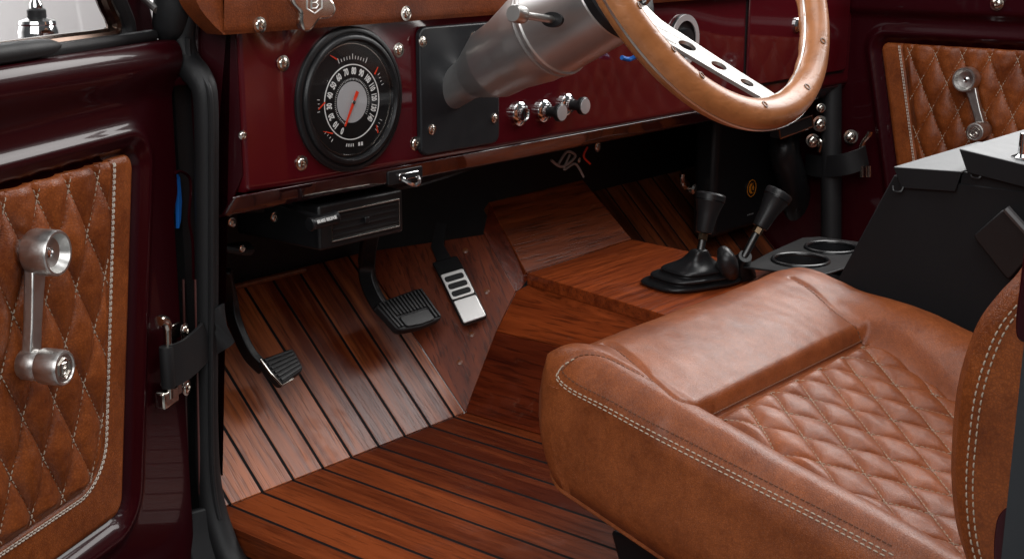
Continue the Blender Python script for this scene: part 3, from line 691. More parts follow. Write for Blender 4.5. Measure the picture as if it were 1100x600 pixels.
# clutch
clutch = thing('clutch_pedal', 'small black ribbed pedal at far left with a bright metal edge on its pad', 'pedal', onT(300, 395, .0))
c = [onT(u, v, .060) for u, v in ((279, 386), (315, 373), (327, 396), (303, 413))]
bm = nb(); prism(bm, round_poly(c, .008), -TN * .014); cp_ = obj('pad', bm, RUBBER, clutch, bevel=.003, seg=3)
bm = nb()
for k in range(6):
    b = (k + .7) / 6.6; prism(bm, [bil(c, .08, b - .05), bil(c, .92, b - .05), bil(c, .92, b + .05), bil(c, .08, b + .05)], TN * .0022)
obj('ribs', bm, RUBBER_G, cp_, bevel=.0006)
bm = nb(); tube(bm, [bil(c, 0.02, .0) + TN * .0003, bil(c, -.01, .5) - TN * .001, bil(c, .0, 1.0) - TN * .001, bil(c, .5, 1.03) - TN * .003], .0016, 8); obj('pad_edge', bm, NICKEL, cp_)
pa = [c[0] * .5 + bil(c, .35, .4) * .5 - TN * .016, onT(268, 380, .045), onT(254, 350, .055), onT(247, 322, .075), onT(240, 290, .12)]
bm = nb(); band(bm, smooth_path(pa, 6), TN, [.020] * 25, .011); obj('pedal_arm', bm, BLACK, clutch, bevel=.002)
# brake
brake = thing('brake_pedal', 'wide black rubber pedal with fine ridges on a curved black arm', 'pedal', onT(440, 335, 0))
c = [onT(u, v, .070) for u, v in ((404, 326), (452, 309), (475, 341), (428, 354))]
bm = nb(); prism(bm, round_poly([bil(c, -.02, -.02), bil(c, 1.0, -.02), bil(c, 1.03, 1.0), bil(c, .5, 1.10), bil(c, 0, 1.04)], .008), -TN * .013); bp_ = obj('pad', bm, RUBBER, brake, bevel=.0035, seg=3)
bm = nb()
for k in range(13):
    a = .04 + k * .92 / 12; b1 = .95 if (k < 2 or k > 10) else .58
    prism(bm, [bil(c, a - .021, .03), bil(c, a + .021, .03), bil(c, a + .021, b1), bil(c, a - .021, b1)], TN * .0028)
obj('ridges', bm, RUBBER_G, bp_, bevel=.0007)
bm = nb(); prism(bm, round_poly([bil(c, .18, .64), bil(c, .82, .64), bil(c, .82, 1.0), bil(c, .5, 1.04), bil(c, .18, 1.0)], .004), TN * .0028); obj('smooth_patch', bm, RUBBER_G, bp_, bevel=.001)
pa = [bil(c, .25, .45) - TN * .016, onT(407, 326, .058), onT(396, 303, .066), onT(394, 283, .085), onT(396, 262, .13), onT(402, 235, .18)]
bm = nb(); band(bm, smooth_path(pa, 6), TN * .8 + EX * .3, .024, .013); obj('pedal_arm', bm, BLACK, brake, bevel=.003)
# accelerator
SATC = metal('satin_chrome', (.85, .84, .82), .38); SATC.node_tree.nodes['Principled BSDF'].inputs['Metallic'].default_value = .7
acc_ = thing('accelerator_pedal', 'tall chrome faced pedal with three black rubber slots', 'pedal', onT(500, 320, 0))
TNs, TN = TN, cn
HA = .034
c = [onc(u, v, HA) for u, v in ((471, 295), (498, 287), (524, 340), (497, 349))]
up = (c[0] - c[3]) * .30
bm = nb(); prism(bm, round_poly([c[0] + up - TN * .012, c[1] + up - TN * .012, c[1], c[2], c[3], c[0]], [.004, .004, .02, .006, .006, .02]), -TN * .010); ab_ = obj('pad', bm, BLACK, acc_, bevel=.003)
def strip(b0, b1, a0=.05, a1=.95, r=.003): return round_poly([bil(c, a0, b0), bil(c, a1, b0), bil(c, a1, b1), bil(c, a0, b1)], r)
bm = nb(); prism(bm, strip(.02, .52), TN * .0022); obj('slotted_plate', bm, SATC, ab_, bevel=.0008)
for k in range(3):
    b0 = .085 + k * .145; bm = nb(); prism(bm, strip(b0, b0 + .105, .13, .87, .0045), TN * .0034); obj('rubber_slot', bm, RUBBER, ab_, bevel=.0008)
bm = nb(); prism(bm, strip(.55, .985, .06, .95), TN * .003); obj('chrome_plate', bm, SATC, ab_, bevel=.0012)
bm = nb(); band(bm, [bil(c, .5, .1) - TN * .017, bil(c, .5, -.3) - TN * .019, bil(c, .5, -.6) - TN * .022, onc(474, 240, .012)], bil(c, 1, 0) - bil(c, 0, 0), [.022, .022, .020, .016], .006); obj('pedal_arm', bm, BLACK, acc_)
TN = TNs
# ================================================================== DOORS
TH = R(66.5)
DN = V((math.cos(TH), -math.sin(TH), 0)); DS = V((-math.sin(TH), -math.cos(TH), 0)); DP = V((-.53, -.045, 0))
def D(s, z, h=0.): return DP + DS * s + DN * h + EZ * z
def onD(u, v, h=0.): return qp(u, v, DP + DN * h, DN)
def PD(s, z, h=0.): return V((1.0 - h, -s, z))

def sstep(x): x = min(max(x, 0.), 1.); return x * x * (3 - 2 * x)
class Panel:
    """quilted leather door card: s runs from the front edge towards the rear of the door"""
    def __init__(p, loc, e0, ze, slope, s1, zb, zt, node, seam): p.loc, p.e0, p.ze, p.sl, p.s1, p.zb, p.zt, p.node, p.seam = loc, e0, ze, slope, s1, zb, zt, node, seam
    def edge(p, z): return p.e0 + (p.ze - z) * p.sl
    def din(p, s, z):
        """distance inside the stitched seam (negative on the border)"""
        x = s - p.edge(z) - p.seam; y = z - (p.zb + .052); r = .04
        if x < r and y < r: return r - math.hypot(r - x, r - y)
        return min(x, y)
    def dout(p, s, z):
        x = s - p.edge(z); y = min(z - p.zb, p.zt - z); r = .018
        if x < r and y < r: return r - math.hypot(r - x, r - y)
        return min(x, y)
    def h(p, s, z):
        a = (s - p.node[0]) / .05; b = (z - p.node[1]) / .099
        f1 = abs(math.sin(math.pi * (a + b))); f2 = abs(math.sin(math.pi * (a - b)))
        d = p.din(s, z); o = p.dout(s, z)
        h = .0045 * min(1, math.sqrt(max(o, 0.) / .007))
        if d > 0: h += .0105 * (.95 + .4 * mnoise.noise(V((math.floor(a + b) * 7.13 + .5, math.floor(a - b) * 3.71 + .5, 1.7))) + .12 * mnoise.noise(V((s * 60, z * 60, 2.)))) * (f1 * f2) ** .46 * sstep(d / .014) + .0005
        h -= .0028 * math.exp(-((d + .0015) / .0016) ** 2)
        return h
    def build(p, parent, m, nu=300, nv=240):
        bm = nb(); r = .018
        def f(i, j):
            z = p.zb + .0005 + (p.zt - p.zb - .001) * j
            q = min(z - p.zb, p.zt - z); c = r - math.sqrt(max(r * r - max(r - q, 0) ** 2, 0))
            s0 = p.edge(z) + c; s = s0 + (p.s1 - s0) * i ** 1.15
            return p.loc(s, z, p.h(s, z))
        vs = grid(bm, f, nu, nv); off = p.loc(0, 0, -.006) - p.loc(0, 0, 0)
        loop_skirt(bm, vs, lambda co: co + off)
        o = obj('leather_panel', bm, m, parent, angle=60)
        # stitching: the quilt lines and the double row along the border
        bm = nb(); lift = p.loc(0, 0, 1.) - p.loc(0, 0, 0)
        for sg in (1, -1):
            for k in range(-14, 15):
                path = []
                n = 150
                for q in range(n + 1):
                    z = p.zb + (p.zt - .003 - p.zb) * q / n
                    s = p.node[0] + .05 * (k + sg * (z - p.node[1]) / .099)
                    if p.din(s, z) > .001 and s < p.s1 - .005: path.append(p.loc(s, z, p.h(s, z) + .0016))
                    elif len(path) > 3: break
                    else: path = []
                if len(path) > 3: stitches(bm, path, lift, .0042, .0019, .00058)
        obj('quilt_stitching', bm, THREAD_M, o)
        bm = nb()
        for off_ in (-.0052, -.0078):
            path = []; x_ = p.seam + off_
            for q in range(90):
                z = p.zt - .004 - (p.zt - .004 - (p.zb + .052 + .04)) * q / 89; path.append((p.edge(z) + x_, z))
            zc = p.zb + .052 + .04; rr_ = .04 - off_
            for q in range(1, 19):
                a = R(90 * q / 18); z = zc - rr_ * math.sin(a); path.append((p.edge(z) + p.seam + .04 - rr_ * math.cos(a), z))
            s_ = path[-1][0]
            while s_ < p.s1 - .01: s_ += .004; path.append((s_, zc - rr_))
            stitches(bm, [p.loc(s, z, p.h(s, z) + .0006) for s, z in path], lift, .0046, .0013, .00075)
        obj('border_stitching', bm, THREAD, o); return o
def ridge_h(p, s, z, c, sg, amp):
    x = p.edge(z) - s; y = max(z - p.zt, p.zb - z)
    d = math.hypot(max(x, 0), max(y, 0)) if max(x, y) > 0 else max(x, y)
    r = .02; xx, yy = x + r, y + r
    d = math.hypot(max(xx, 0), max(yy, 0)) + min(max(xx, yy), 0) - r
    return amp * math.exp(-((d - c) / sg) ** 2) - .010 * sstep(-(d - .010) / .010)
def crank(parent, hub, n, knob_p, logo_up):
    """window crank: dished hub, tapered arm and a turned knob"""
    n = V(n).normalized()
    bm = nb(); lathe(bm, hub - n * .038, n, [(.012, 0), (.012, .010), (.0205, .011), (.0215, .014), (.0215, .036), (.0205, .038), (.0182, .038), (.0165, .034), (.0140, .0295), (.006, .0275), (0, .0272)], 44)
    cr = obj('window_crank', bm, STEEL_L, parent)
    bm = nb(); lathe(bm, hub - n * .0108, n, [(.0048, 0), (.0048, .0024), (.0028, .0032), (.0024, .002), (0, .002)], 16); obj('hub_screw', bm, CHROME, cr)
    a0 = hub - n * .024; a1 = knob_p - n * .036; d = (a1 - a0).normalized(); w = d.cross(n).normalized()
    bm = nb(); pts = [a0 + d * .012, a0.lerp(a1, .35), a0.lerp(a1, .65), a1]
    vs = []
    for p, ww in zip(pts, (.0105, .0088, .0075, .0085)):
        vs.append([bm.verts.new(p + w * (ww * a) + n * (b * .0055)) for a, b in ((-1, -1), (1, -1), (1, 1), (-1, 1))])
    for a, b in zip(vs, vs[1:]):
        for k in range(4): bm.faces.new((a[k], b[k], b[(k + 1) % 4], a[(k + 1) % 4]))
    bm.faces.new(vs[0][::-1]); bm.faces.new(vs[-1]); obj('crank_arm', bm, STEEL_L, cr, bevel=.002, seg=3)
    bm = nb(); lathe(bm, knob_p - n * .044, n, [(.0135, 0), (.0145, .002), (.0145, .016), (.0132, .018), (.0132, .019), (.0162, .021), (.0168, .023), (.0168, .041), (.0155, .044), (.0135, .0445), (.0128, .0432), (0, .0432)], 40)
    obj('crank_knob', bm, STEEL_L, cr)
    ex = V(logo_up).cross(n).normalized(); fr = Fr(knob_p - n * .0008, ex, n.cross(ex))
    bm = nb(); emblem(bm, fr, .0095, .0006); obj('emblem', bm, NICKEL, cr)

door = thing('car_door', 'open burgundy driver door at left with quilted tan leather panel and window crank', 'car door', D(0, -.2))
pnl = Panel(D, .067, .462, .182, .62, .092, .468, (.241, .452), .046)
bm = nb()
ZTOP = .578
def df(i, j):
    z = -.22 + (ZTOP + .22) * (1 - (1 - j) ** 1.25); se = -.008 - .011 * sstep((z - .385) / .03)
    s = se + .95 * i ** 1.9
    h = ridge_h(pnl, s, z, .022, .0085, .0060)
    t_ = (z - .525) / .05
    h += .016 * sstep((z - .515) / .045) * (1 if z < .562 else math.sqrt(max(1 - ((z - .562) / .017) ** 2, 0)) * .75 + .25)
    h -= .010 * (1 - sstep((s - se) / .008)) ** 2
    return D(s, z, h)
vs = grid(bm, df, 260, 230)
loop_skirt(bm, vs, lambda co: co - DN * .055)
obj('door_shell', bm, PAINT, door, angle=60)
bm = nb(); prism(bm, [D(-.008, -.22, -.056), D(.94, -.22, -.056), D(.94, ZTOP, -.056), D(-.008, ZTOP, -.056)], -DN * .03); obj('outer_skin', bm, PAINT, door)
def PDr(s, z, h=0.): return D(s, z, h - .006)
pnl.loc = PDr
pnl.build(door, LEATHER)
crank(door, onD(63, 272, .040), DN, onD(70, 395, .054), (0, 0, 1))
# window: black seal strip, chrome-edged frame, glass
bm = nb(); tube(bm, [D(s, .583, -.012) for s in [-.002 + .03 * k for k in range(30)]], .0060, 10, up=EZ, flat=1.1); obj('window_seal', bm, RUBBER, door)
bm = nb(); tube(bm, smooth_path([D(s, .588, .000) for s in (.36, .30, .26, .225, .20, .185)], 4), [.0090, .0095, .0095, .009, .007, .002], 12, up=EZ, flat=1.0); obj('seal_lip', bm, RUBBER, door)
fr_pts = [onD(u, v, -.02) for u, v in ((96, -40), (113, 4), (122, 24), (120, 36), (100, 41), (60, 46), (-20, 57), (-60, 63))]
bm = nb(); tube(bm, smooth_path(fr_pts, 8), .0082, 10); obj('window_frame', bm, FRAMEM, door, label='dark polished metal window frame')
fr2 = [onD(u, v, -.03) for u, v in ((112, -40), (126, 2), (135, 25), (136, 40))]
bm = nb(); tube(bm, smooth_path(fr2, 6), .0105, 10); obj('frame_seal', bm, RUBBER, door)
bm = nb(); prism(bm, [onD(u, v, -.035) for u, v in ((118, -60), (148, -60), (166, 20), (172, 46), (146, 50), (137, 24))], -DN * .03); obj('frame_post', bm, PAINT, door, bevel=.006, seg=3)
bm = nb(); prism(bm, [D(.10, .585, -.028), D(.9, .585, -.028), D(.9, .75, -.028), D(.13, .75, -.028)], -DN * .004); obj('window_glass', bm, GLASS, door)
# latch slot on the hinge edge with the blue lead inside
bm = nb(); tube(bm, smooth_path([onD(u, v, .002) for u, v in ((188, 186), (193, 184), (203, 190), (205, 205), (203, 235), (207, 260), (208, 300))], 4), .0016, 6); obj('jamb_bead', bm, PAINT, door)
bm = nb(); prism(bm, [qp(u, v, DP - DN * .006, DN) for u, v in ((188, 187), (190, 190), (192, 215), (191, 236), (189, 245))], DN * .004); obj('blue_lead', bm, BLUE, door)
for u in (201, 214):
    bm = nb(); tube(bm, [V((p.x, p.y, p.z)) for p in [qx(u - 4, 300, -.51), qx(u + 3 - 2, 530, -.51)]], .0016, 6); obj('jamb_bead', bm, plastic('brown_bead', (.10, .035, .03), .35), body)

pdoor = thing('car_door', 'closed burgundy passenger door across the cabin with quilted tan leather panel', 'car door', (1.0, -.5, -.05))
pp = Panel(PD, .146, .484, .215, .80, .10, .487, (.206 + .050, .470), .044)
bm = nb()
def pf(i, j):
    s = .07 + 1.0 * i ** 1.3; z = -.06 + .74 * j
    return PD(s, z, ridge_h(pp, s, z, .020, .008, .008) + .012 * sstep((z - .53) / .02))
vs = grid(bm, pf, 190, 170); loop_skirt(bm, vs, lambda co: co + V((.05, 0, 0)))
obj('door_shell', bm, PAINT, pdoor, angle=60)
pp.loc = lambda s, z, h=0.: PD(s, z, h - .006)
pp.build(pdoor, LEATHER, 240, 170)
n = V((-1, 0, 0))
crank(pdoor, qx(1035, 86, .960), n, qx(1047, 142, .945), (0, 0, 1))
screw('door_screw', qx(1071, 4, .985), n, .0085, pdoor)

# ------------------------------------------------------------------ check straps
strap = thing('door_strap', 'black leather check strap pinned to the open driver door by nickel hooks', 'strap', onD(183, 400, .0))
h0 = onD(180, 352, .016)
h0b = onD(182, 418, .016)
ph = [(h0 + h0b) / 2 + DN * .0045]
tw = lambda p, d: p + (CAM - p).normalized() * d
e_ = tw(qx(239, 349, -.480), .012)
a = [onD(184, 393, .020), onD(196, 388, .024), onD(208, 379, .024), tw(qx(224, 363, -.49), .020), e_, e_ + (e_ - CAM).normalized() * .02 + V((.001, 0, 0)), e_ + (e_ - CAM).normalized() * .05]
bm = nb(); band(bm, smooth_path(a, 6), EZ, .0475, .0035); st = obj('strap_band', bm, STRAPM, strap, bevel=.001)
bm = nb(); lathe(bm, onD(181, 416, .016), EZ, [(.0072, 0), (.0078, .002), (.0078, .045), (.0072, .047)], 16); obj('strap_sleeve', bm, STRAPM, st)
bm = nb(); tube(bm, [h0 + EZ * .006, h0b - EZ * .010], .0042, 12); obj('pin', bm, NICKEL, strap)
bm = nb(); tube(bm, smooth_path([h0 + V((0, 0, .0)), h0 + EZ * .008 + DS * .003, h0 + EZ * .012 + DS * .010, h0 + EZ * .012 + DS * .016], 5), .0056, 12); obj('hook', bm, NICKEL, strap)
for q, (u, v) in enumerate(((188, 354), (190, 415))):
    p = onD(u, v, .002); bm = nb(); prism(bm, [p + DS * .018 - EZ * .009, p - DS * .006 - EZ * .009, p - DS * .006 + EZ * .009, p + DS * .018 + EZ * .009], DN * .004); br = obj('bracket', bm, NICKEL, strap, bevel=.0015)
    screw('bracket_bolt', p + DN * .012, DN, .0062, strap)
p = onD(175, 424, .004); bm = nb(); prism(bm, [p + DS * .020 - EZ * .010, p - DS * .012 - EZ * .010, p - DS * .012 + EZ * .010, p + DS * .020 + EZ * .010], DN * .014); obj('clasp', bm, NICKEL, strap, bevel=.003)

pst = thing('door_strap', 'black leather check strap looping to the passenger door pillar with small hooks', 'strap', qx(905, 175, .95))
a = [qx(866, 176, 1.0), qx(882, 179, .965), qx(905, 177, .945), qx(922, 172, .955), qx(931, 166, .975)]
bm = nb(); band(bm, smooth_path(a, 6), EZ, .042, .004); obj('strap_band', bm, STRAPM, pst, bevel=.001)
bm = nb(); tube(bm, smooth_path([qx(925, 160, .965), qx(928, 152, .965), qx(933, 146, .965), qx(935, 141, .965)], 5), .0048, 10); obj('hook', bm, NICKEL, pst)
for u in (926, 933):
    bm = nb(); tube(bm, [qx(u, 178, .962), qx(u, 190, .962)], .0048, 10); obj('hook', bm, NICKEL, pst)
bm = nb(); tube(bm, smooth_path([qx(880, 163, .955), qx(882, 152, .955), qx(877, 149, .955)], 5), .004, 10); obj('hook', bm, NICKEL, pst)

# ================================================================== SEAT
PT = R(17)
SX = V((1, 0, 0)); SB = V((0, -math.cos(PT), -math.sin(PT))); SU = V((0, -math.sin(PT), math.cos(PT)))
SO = qx(590, 487, -.36)
WS, LS = .55, .50
def C3(a, b, h): return SO + SX * a + SB * b + SU * h
def on_s(u, v, h): d = qp(u, v, SO + SU * h, SU) - SO; return (d.dot(SX), d.dot(SB))
seat = thing('driver_seat', 'tan leather driver seat with quilted cushion, padded bolsters and cream double stitching', 'seat', C3(.26, .25, -.03) * 1)
IA0, IA1, IB0 = .090, .436, .124
def ins_edge(b): return IA0 - .016 * sstep((b - .12) / .3), IA1 - .045 * sstep((b - .13) / .22)
def seg_d(p, pl):
    best = 9
    for (x1, y1), (x2, y2) in zip(pl, pl[1:]):
        dx, dy = x2 - x1, y2 - y1; t = min(max(((p[0] - x1) * dx + (p[1] - y1) * dy) / (dx * dx + dy * dy + 1e-12), 0), 1)
        best = min(best, math.hypot(p[0] - x1 - t * dx, p[1] - y1 - t * dy))
    return best
def path2(pts, n=8): return [(p.x, p.y) for p in smooth_path([V((a, b, 0)) for a, b in pts], n)]
RC = .050; B0 = -.058
def outline(b):
    """left/right limits of the cushion at b (rounded front corners)"""
    q = b - B0; c = RC - math.sqrt(max(RC * RC - max(RC - q, 0) ** 2, 0))
    return c * 1.0, WS - c
def hump(x, w): return math.cos(math.pi / 2 * min(abs(x) / w, 1)) ** 2
SEAMS = []
def seat_h(a, b):
    l, r = outline(b)
    e0, e1 = ins_edge(b)
    front = 1 - sstep((b - .106) / .022)                      # thigh bolster in front of the insert
    base = (.106 + .010 * hump(b - .045, .11) * hump((a - .27), .40)) * front + (.097 - .004 * (b / .4)) * (1 - front)
    rl = .117 + .010 * sstep((b - .12) / .3) - 14. * (a - .036) ** 2
    rr = .108 + .030 * sstep((b + .02) / .20) - 8.5 * (a - .488) ** 2
    def smax(p, q, k=.010): m = max(k - abs(p - q), 0) / k; return max(p, q) + m * m * k * .25
    h = smax(smax(base, rl), rr)
    if b > IB0 - .02 and e0 - .012 < a < e1 + .012:            # the well the quilted insert sits in
        d = min(a - e0, e1 - a, b - IB0); h -= .010 * sstep((d + .012) / .014)
    for s_, dp, w in SEAMS:
        if min(abs(s_[0][0] - a), abs(s_[-1][0] - a)) < .12: h -= dp * math.exp(-(seg_d((a, b), s_) / w) ** 2)
    side = min(a, WS - a); fr = b - B0                         # rolled edges, rounder at the front
    ts = max(0., 1 - side / .030); tf = max(0., 1 - fr / .062); t = min(1., math.hypot(ts, tf))
    rho = .028 + .022 * (tf / (ts + tf + 1e-6))
    h -= rho * (1 - math.sqrt(max(1 - t * t, 0)))
    return h + .0016 * mnoise.noise(V((a * 14, b * 14, 3.1))) + .0007 * mnoise.noise(V((a * 55, b * 40, 7.7)))
def trace_seam(px):
    out = []
    for u, v in px:
        for k in range(400):
            h = .22 - .0005 * k; a, b = on_s(u, v, h)
            if 0 < a < WS and b > B0 and seat_h(a, b) >= h: out.append((a, b)); break
    return path2(out)
seamA = trace_seam([(622, 367), (634, 364), (651, 368), (679, 385), (710, 413), (735, 430), (765, 441)])
seamB = trace_seam([(604, 396), (619, 382), (632, 379), (650, 382), (673, 393), (700, 407)])
seamR = trace_seam([(931, 370), (900, 335), (870, 309), (850, 298)])
SEAMS += [(seamA, .0045, .0040), (seamB, .0028, .0032), (seamR, .0034, .0034)]
bm = nb()
def sf(i, j):
    b = B0 + (LS - B0) * (j ** 1.35); l, r = outline(b)
    i = .5 - .5 * math.cos(math.pi * i) if True else i
    a = l + (r - l) * i
    return C3(a, b, seat_h(a, b))
NU, NV = 230, 230
vs = grid(bm, sf, NU, NV)
L = vs[0][:-1] + [r_[-1] for r_ in vs[:-1]] + vs[-1][:0:-1] + [r_[0] for r_ in vs[:0:-1]]
cen = C3(.26, .22, 0)
def local(co): d = co - SO; return d.dot(SX), d.dot(SB), d.dot(SU)
prev = L; hb = -.036
for k in range(1, 7):
    t = k / 6; ring_ = []
    for v in L:
        a, b, h = local(v.co); dx, dy = a - .275, b - .22; q = math.hypot(dx, dy) or 1
        bul = .0030 * math.sin(math.pi * min(t * 1.0, 1)) - .010 * t ** 4
        fr_ = sstep((.05 - b) / .08)
        hh_ = h + (hb - .004 * 0 + .0 - h) * t
        ring_.append(bm.verts.new(C3(a + dx / q * bul, b + dy / q * bul + .034 * t ** 1.6 * fr_, hh_)))
    n_ = len(L)
    for q in range(n_): bm.faces.new((prev[q], prev[(q + 1) % n_], ring_[(q + 1) % n_], ring_[q]))
    prev = ring_
bm.faces.new(prev)
bot = [v.co.copy() for v in prev]
cush = obj('cushion', bm, LEATHER_S, seat, angle=75)
bm = nb(); tube(bm, bot[::3], .0026, 7, closed=True); obj('bottom_piping', bm, LEATHER_S, cush)
# quilted insert
bm = nb()
def ins_h(a, b):
    e0, e1 = ins_edge(b); d = min(a - e0, e1 - a, b - IB0)
    p = (a - .146) / .0545; q = (b - .126) / .074
    f1 = abs(math.sin(math.pi * (p + q))); f2 = abs(math.sin(math.pi * (p - q)))
    amp = .85 + .35 * mnoise.noise(V((math.floor(p + q) * 7.13 + .5, math.floor(p - q) * 3.71 + .5, 1.7))) + .12 * mnoise.noise(V((a * 60, b * 60, 2.)))
    return .0885 - .004 * (b / .4) + .0100 * amp * (f1 * f2) ** .40 * sstep((d + .002) / .014) + .004 * sstep(d / .02)
def inf(i, j):
    b = IB0 - .004 + (LS - IB0) * j; e0, e1 = ins_edge(b); a = e0 - .004 + (e1 - e0 + .008) * i
    return C3(a, b, ins_h(a, b))
grid(bm, inf, 260, 280); ins = obj('quilted_insert', bm, LEATHER_S, seat, angle=70, solid=.004)
bm = nb()
for sg_ in (1, -1):
    for k in range(-12, 18):
        path = []
        for q in range(181):
            b = IB0 + .003 + (LS - .02 - IB0) * q / 180; a = .146 + .0545 * (k + sg_ * (b - .126) / .074); e0, e1 = ins_edge(b)
            if e0 + .002 < a < e1 - .002: path.append(C3(a, b, ins_h(a, b) + .0021))
            elif len(path) > 3: break
            else: path = []
        if len(path) > 3: stitches(bm, path, SU, .0040, .0020, .0006)
obj('quilt_stitching', bm, THREAD_S, ins)
# seams: dark thread in the folds, cream double row below the left bolster
for s_ in (seamA, seamB, seamR):
    bm = nb(); stitches(bm, [C3(a, b, seat_h(a, b) + .0002) for a, b in s_], SU, .0050, .0008, .0008); obj('seam_thread', bm, THREAD_D, cush)
bm = nb(); s_ = path2([(IA0, IB0)] + [(IA0 + (IA1 - IA0) * k / 10, IB0) for k in range(1, 11)], 3)
stitches(bm, [C3(a, b - .002, .0925) for a, b in s_], SU, .005, .0008, .0009); obj('seam_thread', bm, THREAD_D, cush)
bm = nb(); bd = nb()
sidepts = [(600, 398), (597, 404), (604, 412), (625, 425), (650, 438), (685, 457), (720, 475), (785, 508), (850, 541), (905, 569), (960, 599), (1010, 626)]
def side_path(du, dv, x): return smooth_path([qx(u + du, v + dv, x) for u, v in sidepts], 6)
# fit the rows onto the cushion surface: march each ray to the mesh
from mathutils.bvhtree import BVHTree
dg = bpy.context.evaluated_depsgraph_get()
tree = BVHTree.FromPolygons([v.co + ORIG[cush.name] for v in cush.data.vertices], [tuple(p.vertices) for p in cush.data.polygons])
def cast(u, v, lift=.0006):
    d = ray(u, v).normalized(); hit = tree.ray_cast(CAM, d)
    return (hit[0] + hit[1] * (lift if hit[1].dot(d) < 0 else -lift)) if hit[0] else None
def row(pts, out, **k):
    den = [V((p.x, p.y, 0)) for p in smooth_path([V((u, v, 0)) for u, v in pts], 10)]
    w = [cast(p.x, p.y) for p in den]; w = [p for p in w if p]
    if len(w) > 3: stitches(out, w, (V((-.75, -.3, .6))).normalized(), **k)
r1 = [(618, 385), (606, 392), (600, 400), (602, 408), (616, 419), (650, 436), (685, 455), (720, 473), (785, 506), (850, 539), (905, 567), (960, 596)]
r2 = [(604, 394), (599, 401), (599, 408), (612, 420), (646, 438), (682, 458), (717, 477), (782, 510), (847, 543), (902, 571), (955, 599)]
row(r1, bm, dash=.0044, gap=.0022, r=.00075); row(r2, bm, dash=.0044, gap=.0022, r=.00075)
obj('border_stitching', bm, THREAD_M, cush)
r0 = [(u + 4, v - 7) for u, v in r1[2:]]
row(r0, bd, dash=.004, gap=.0016, r=.0007); obj('seam_thread', bd, THREAD_D, cush)
# back rest: left bolster side faces the camera
bx0 = -.375
front = [qx(1040, 612, bx0), qx(1027, 570, bx0), qx(1021, 520, bx0), qx(1022, 470, bx0), qx(1029, 410, bx0), qx(1048, 352, bx0), qx(1072, 318, bx0), qx(1094, 294, bx0), qx(1110, 262, bx0), qx(1120, 200, bx0)]
fp = smooth_path([V((0, p.y, p.z)) for p in front] + [V((0, front[-1].y - .035, .66)), V((0, front[-1].y - .065, .74)), V((0, front[-1].y - .10, .765)), V((0, front[-1].y - .15, .772))], 5)
bm = nb()
NW = 60
def backf(i, j):
    """sections from the camera-side face round the front of the bolster to the middle of the back"""
    k = i * (len(fp) - 1); a = min(int(k), len(fp) - 2); p = fp[a].lerp(fp[a + 1], k - a)
    prof = [(0., -.155), (-.005, -.11), (-.007, -.055), (-.005, -.016), (.000, -.005), (.008, .0025), (.022, .004), (.045, -.004), (.080, -.032), (.110, -.048), (.26, -.055), (.41, -.048), (.44, -.032), (.475, -.004), (.498, .004), (.512, .0025), (.520, -.005), (.525, -.016), (.527, -.06), (.52, -.155)]
    kk = j * (len(prof) - 1); c = min(int(kk), len(prof) - 2); f = kk - c
    dx = prof[c][0] * (1 - f) + prof[c + 1][0] * f; dy = prof[c][1] * (1 - f) + prof[c + 1][1] * f
    return V((bx0 + dx, p.y + dy, p.z))
vs = grid(bm, backf, 90, 133)
for j in range(90): bm.faces.new((vs[0][j], vs[0][j + 1], vs[-1][j + 1], vs[-1][j]))
bm.faces.new([r_[0] for r_ in vs]); bm.faces.new([r_[-1] for r_ in vs][::-1])
back = obj('backrest', bm, LEATHER, seat, angle=70)
bm = nb()
for off in (.0135, .0190):
    path = [V((bx0 - .0062, p.y - off - .006 * math.sin(k / len(fp) * 3.1), p.z)) for k, p in enumerate(fp)]
    stitches(bm, path, V((-1, 0, 0)), .0044, .0024, .00075)
obj('border_stitching', bm, THREAD_M, back)
# frame under the cushion
fb = qz(655, 570, .034)
bm = nb(); prism(bm, [(fb.x, fb.y, .034), (fb.x, fb.y - .012, .001), (fb.x, -.86, .001), (fb.x, -.86, .034)], (.035, 0, 0)); box(bm, (fb.x + .036, -.84, .02), (.05, -.50, .030)); prism(bm, [(.051, fb.y, .034), (.051, fb.y - .012, .001), (.051, -.86, .001), (.051, -.86, .034)], (.035, 0, 0))
box(bm, (fb.x + .004, -.82, .0345), (fb.x + .03, fb.y - .10, .10)); box(bm, (.052, -.82, .0345), (.08, fb.y - .10, .10))
obj('seat_base', bm, BLACK, seat, bevel=.004)

# ================================================================== CONSOLE
XC = .20
def oc(u, v, x=XC): return qx(u, v, x)
con = thing('centre_console', 'black sheet metal centre console with grey topped folding lids behind the cup holder', 'console', (.33, -.62, ZT))
k0 = oc(960, 188); k1 = oc(918, 266); k2 = oc(1034, 176); k3 = oc(1110, 190)
zt_ = k0.z
sl_ = (k3.z - k0.z) / (k3.y - k0.y)
def ztop(y): return k0.z + (y - k0.y) * sl_ * .0
yr = -1.02
WCN = .26
side = [V((XC, k0.y, k0.z)), V((XC, k1.y + (k1.y - k0.y) * .9, k1.z + (k1.z - k0.z) * .9)), V((XC, k1.y + (k1.y - k0.y) * .9, ZT + .001)), V((XC, yr, ZT + .001)), V((XC, yr, k0.z)), ]
bm = nb(); prism(bm, side, (WCN, 0, 0)); obj('console_body', bm, CONS, con, bevel=.002)
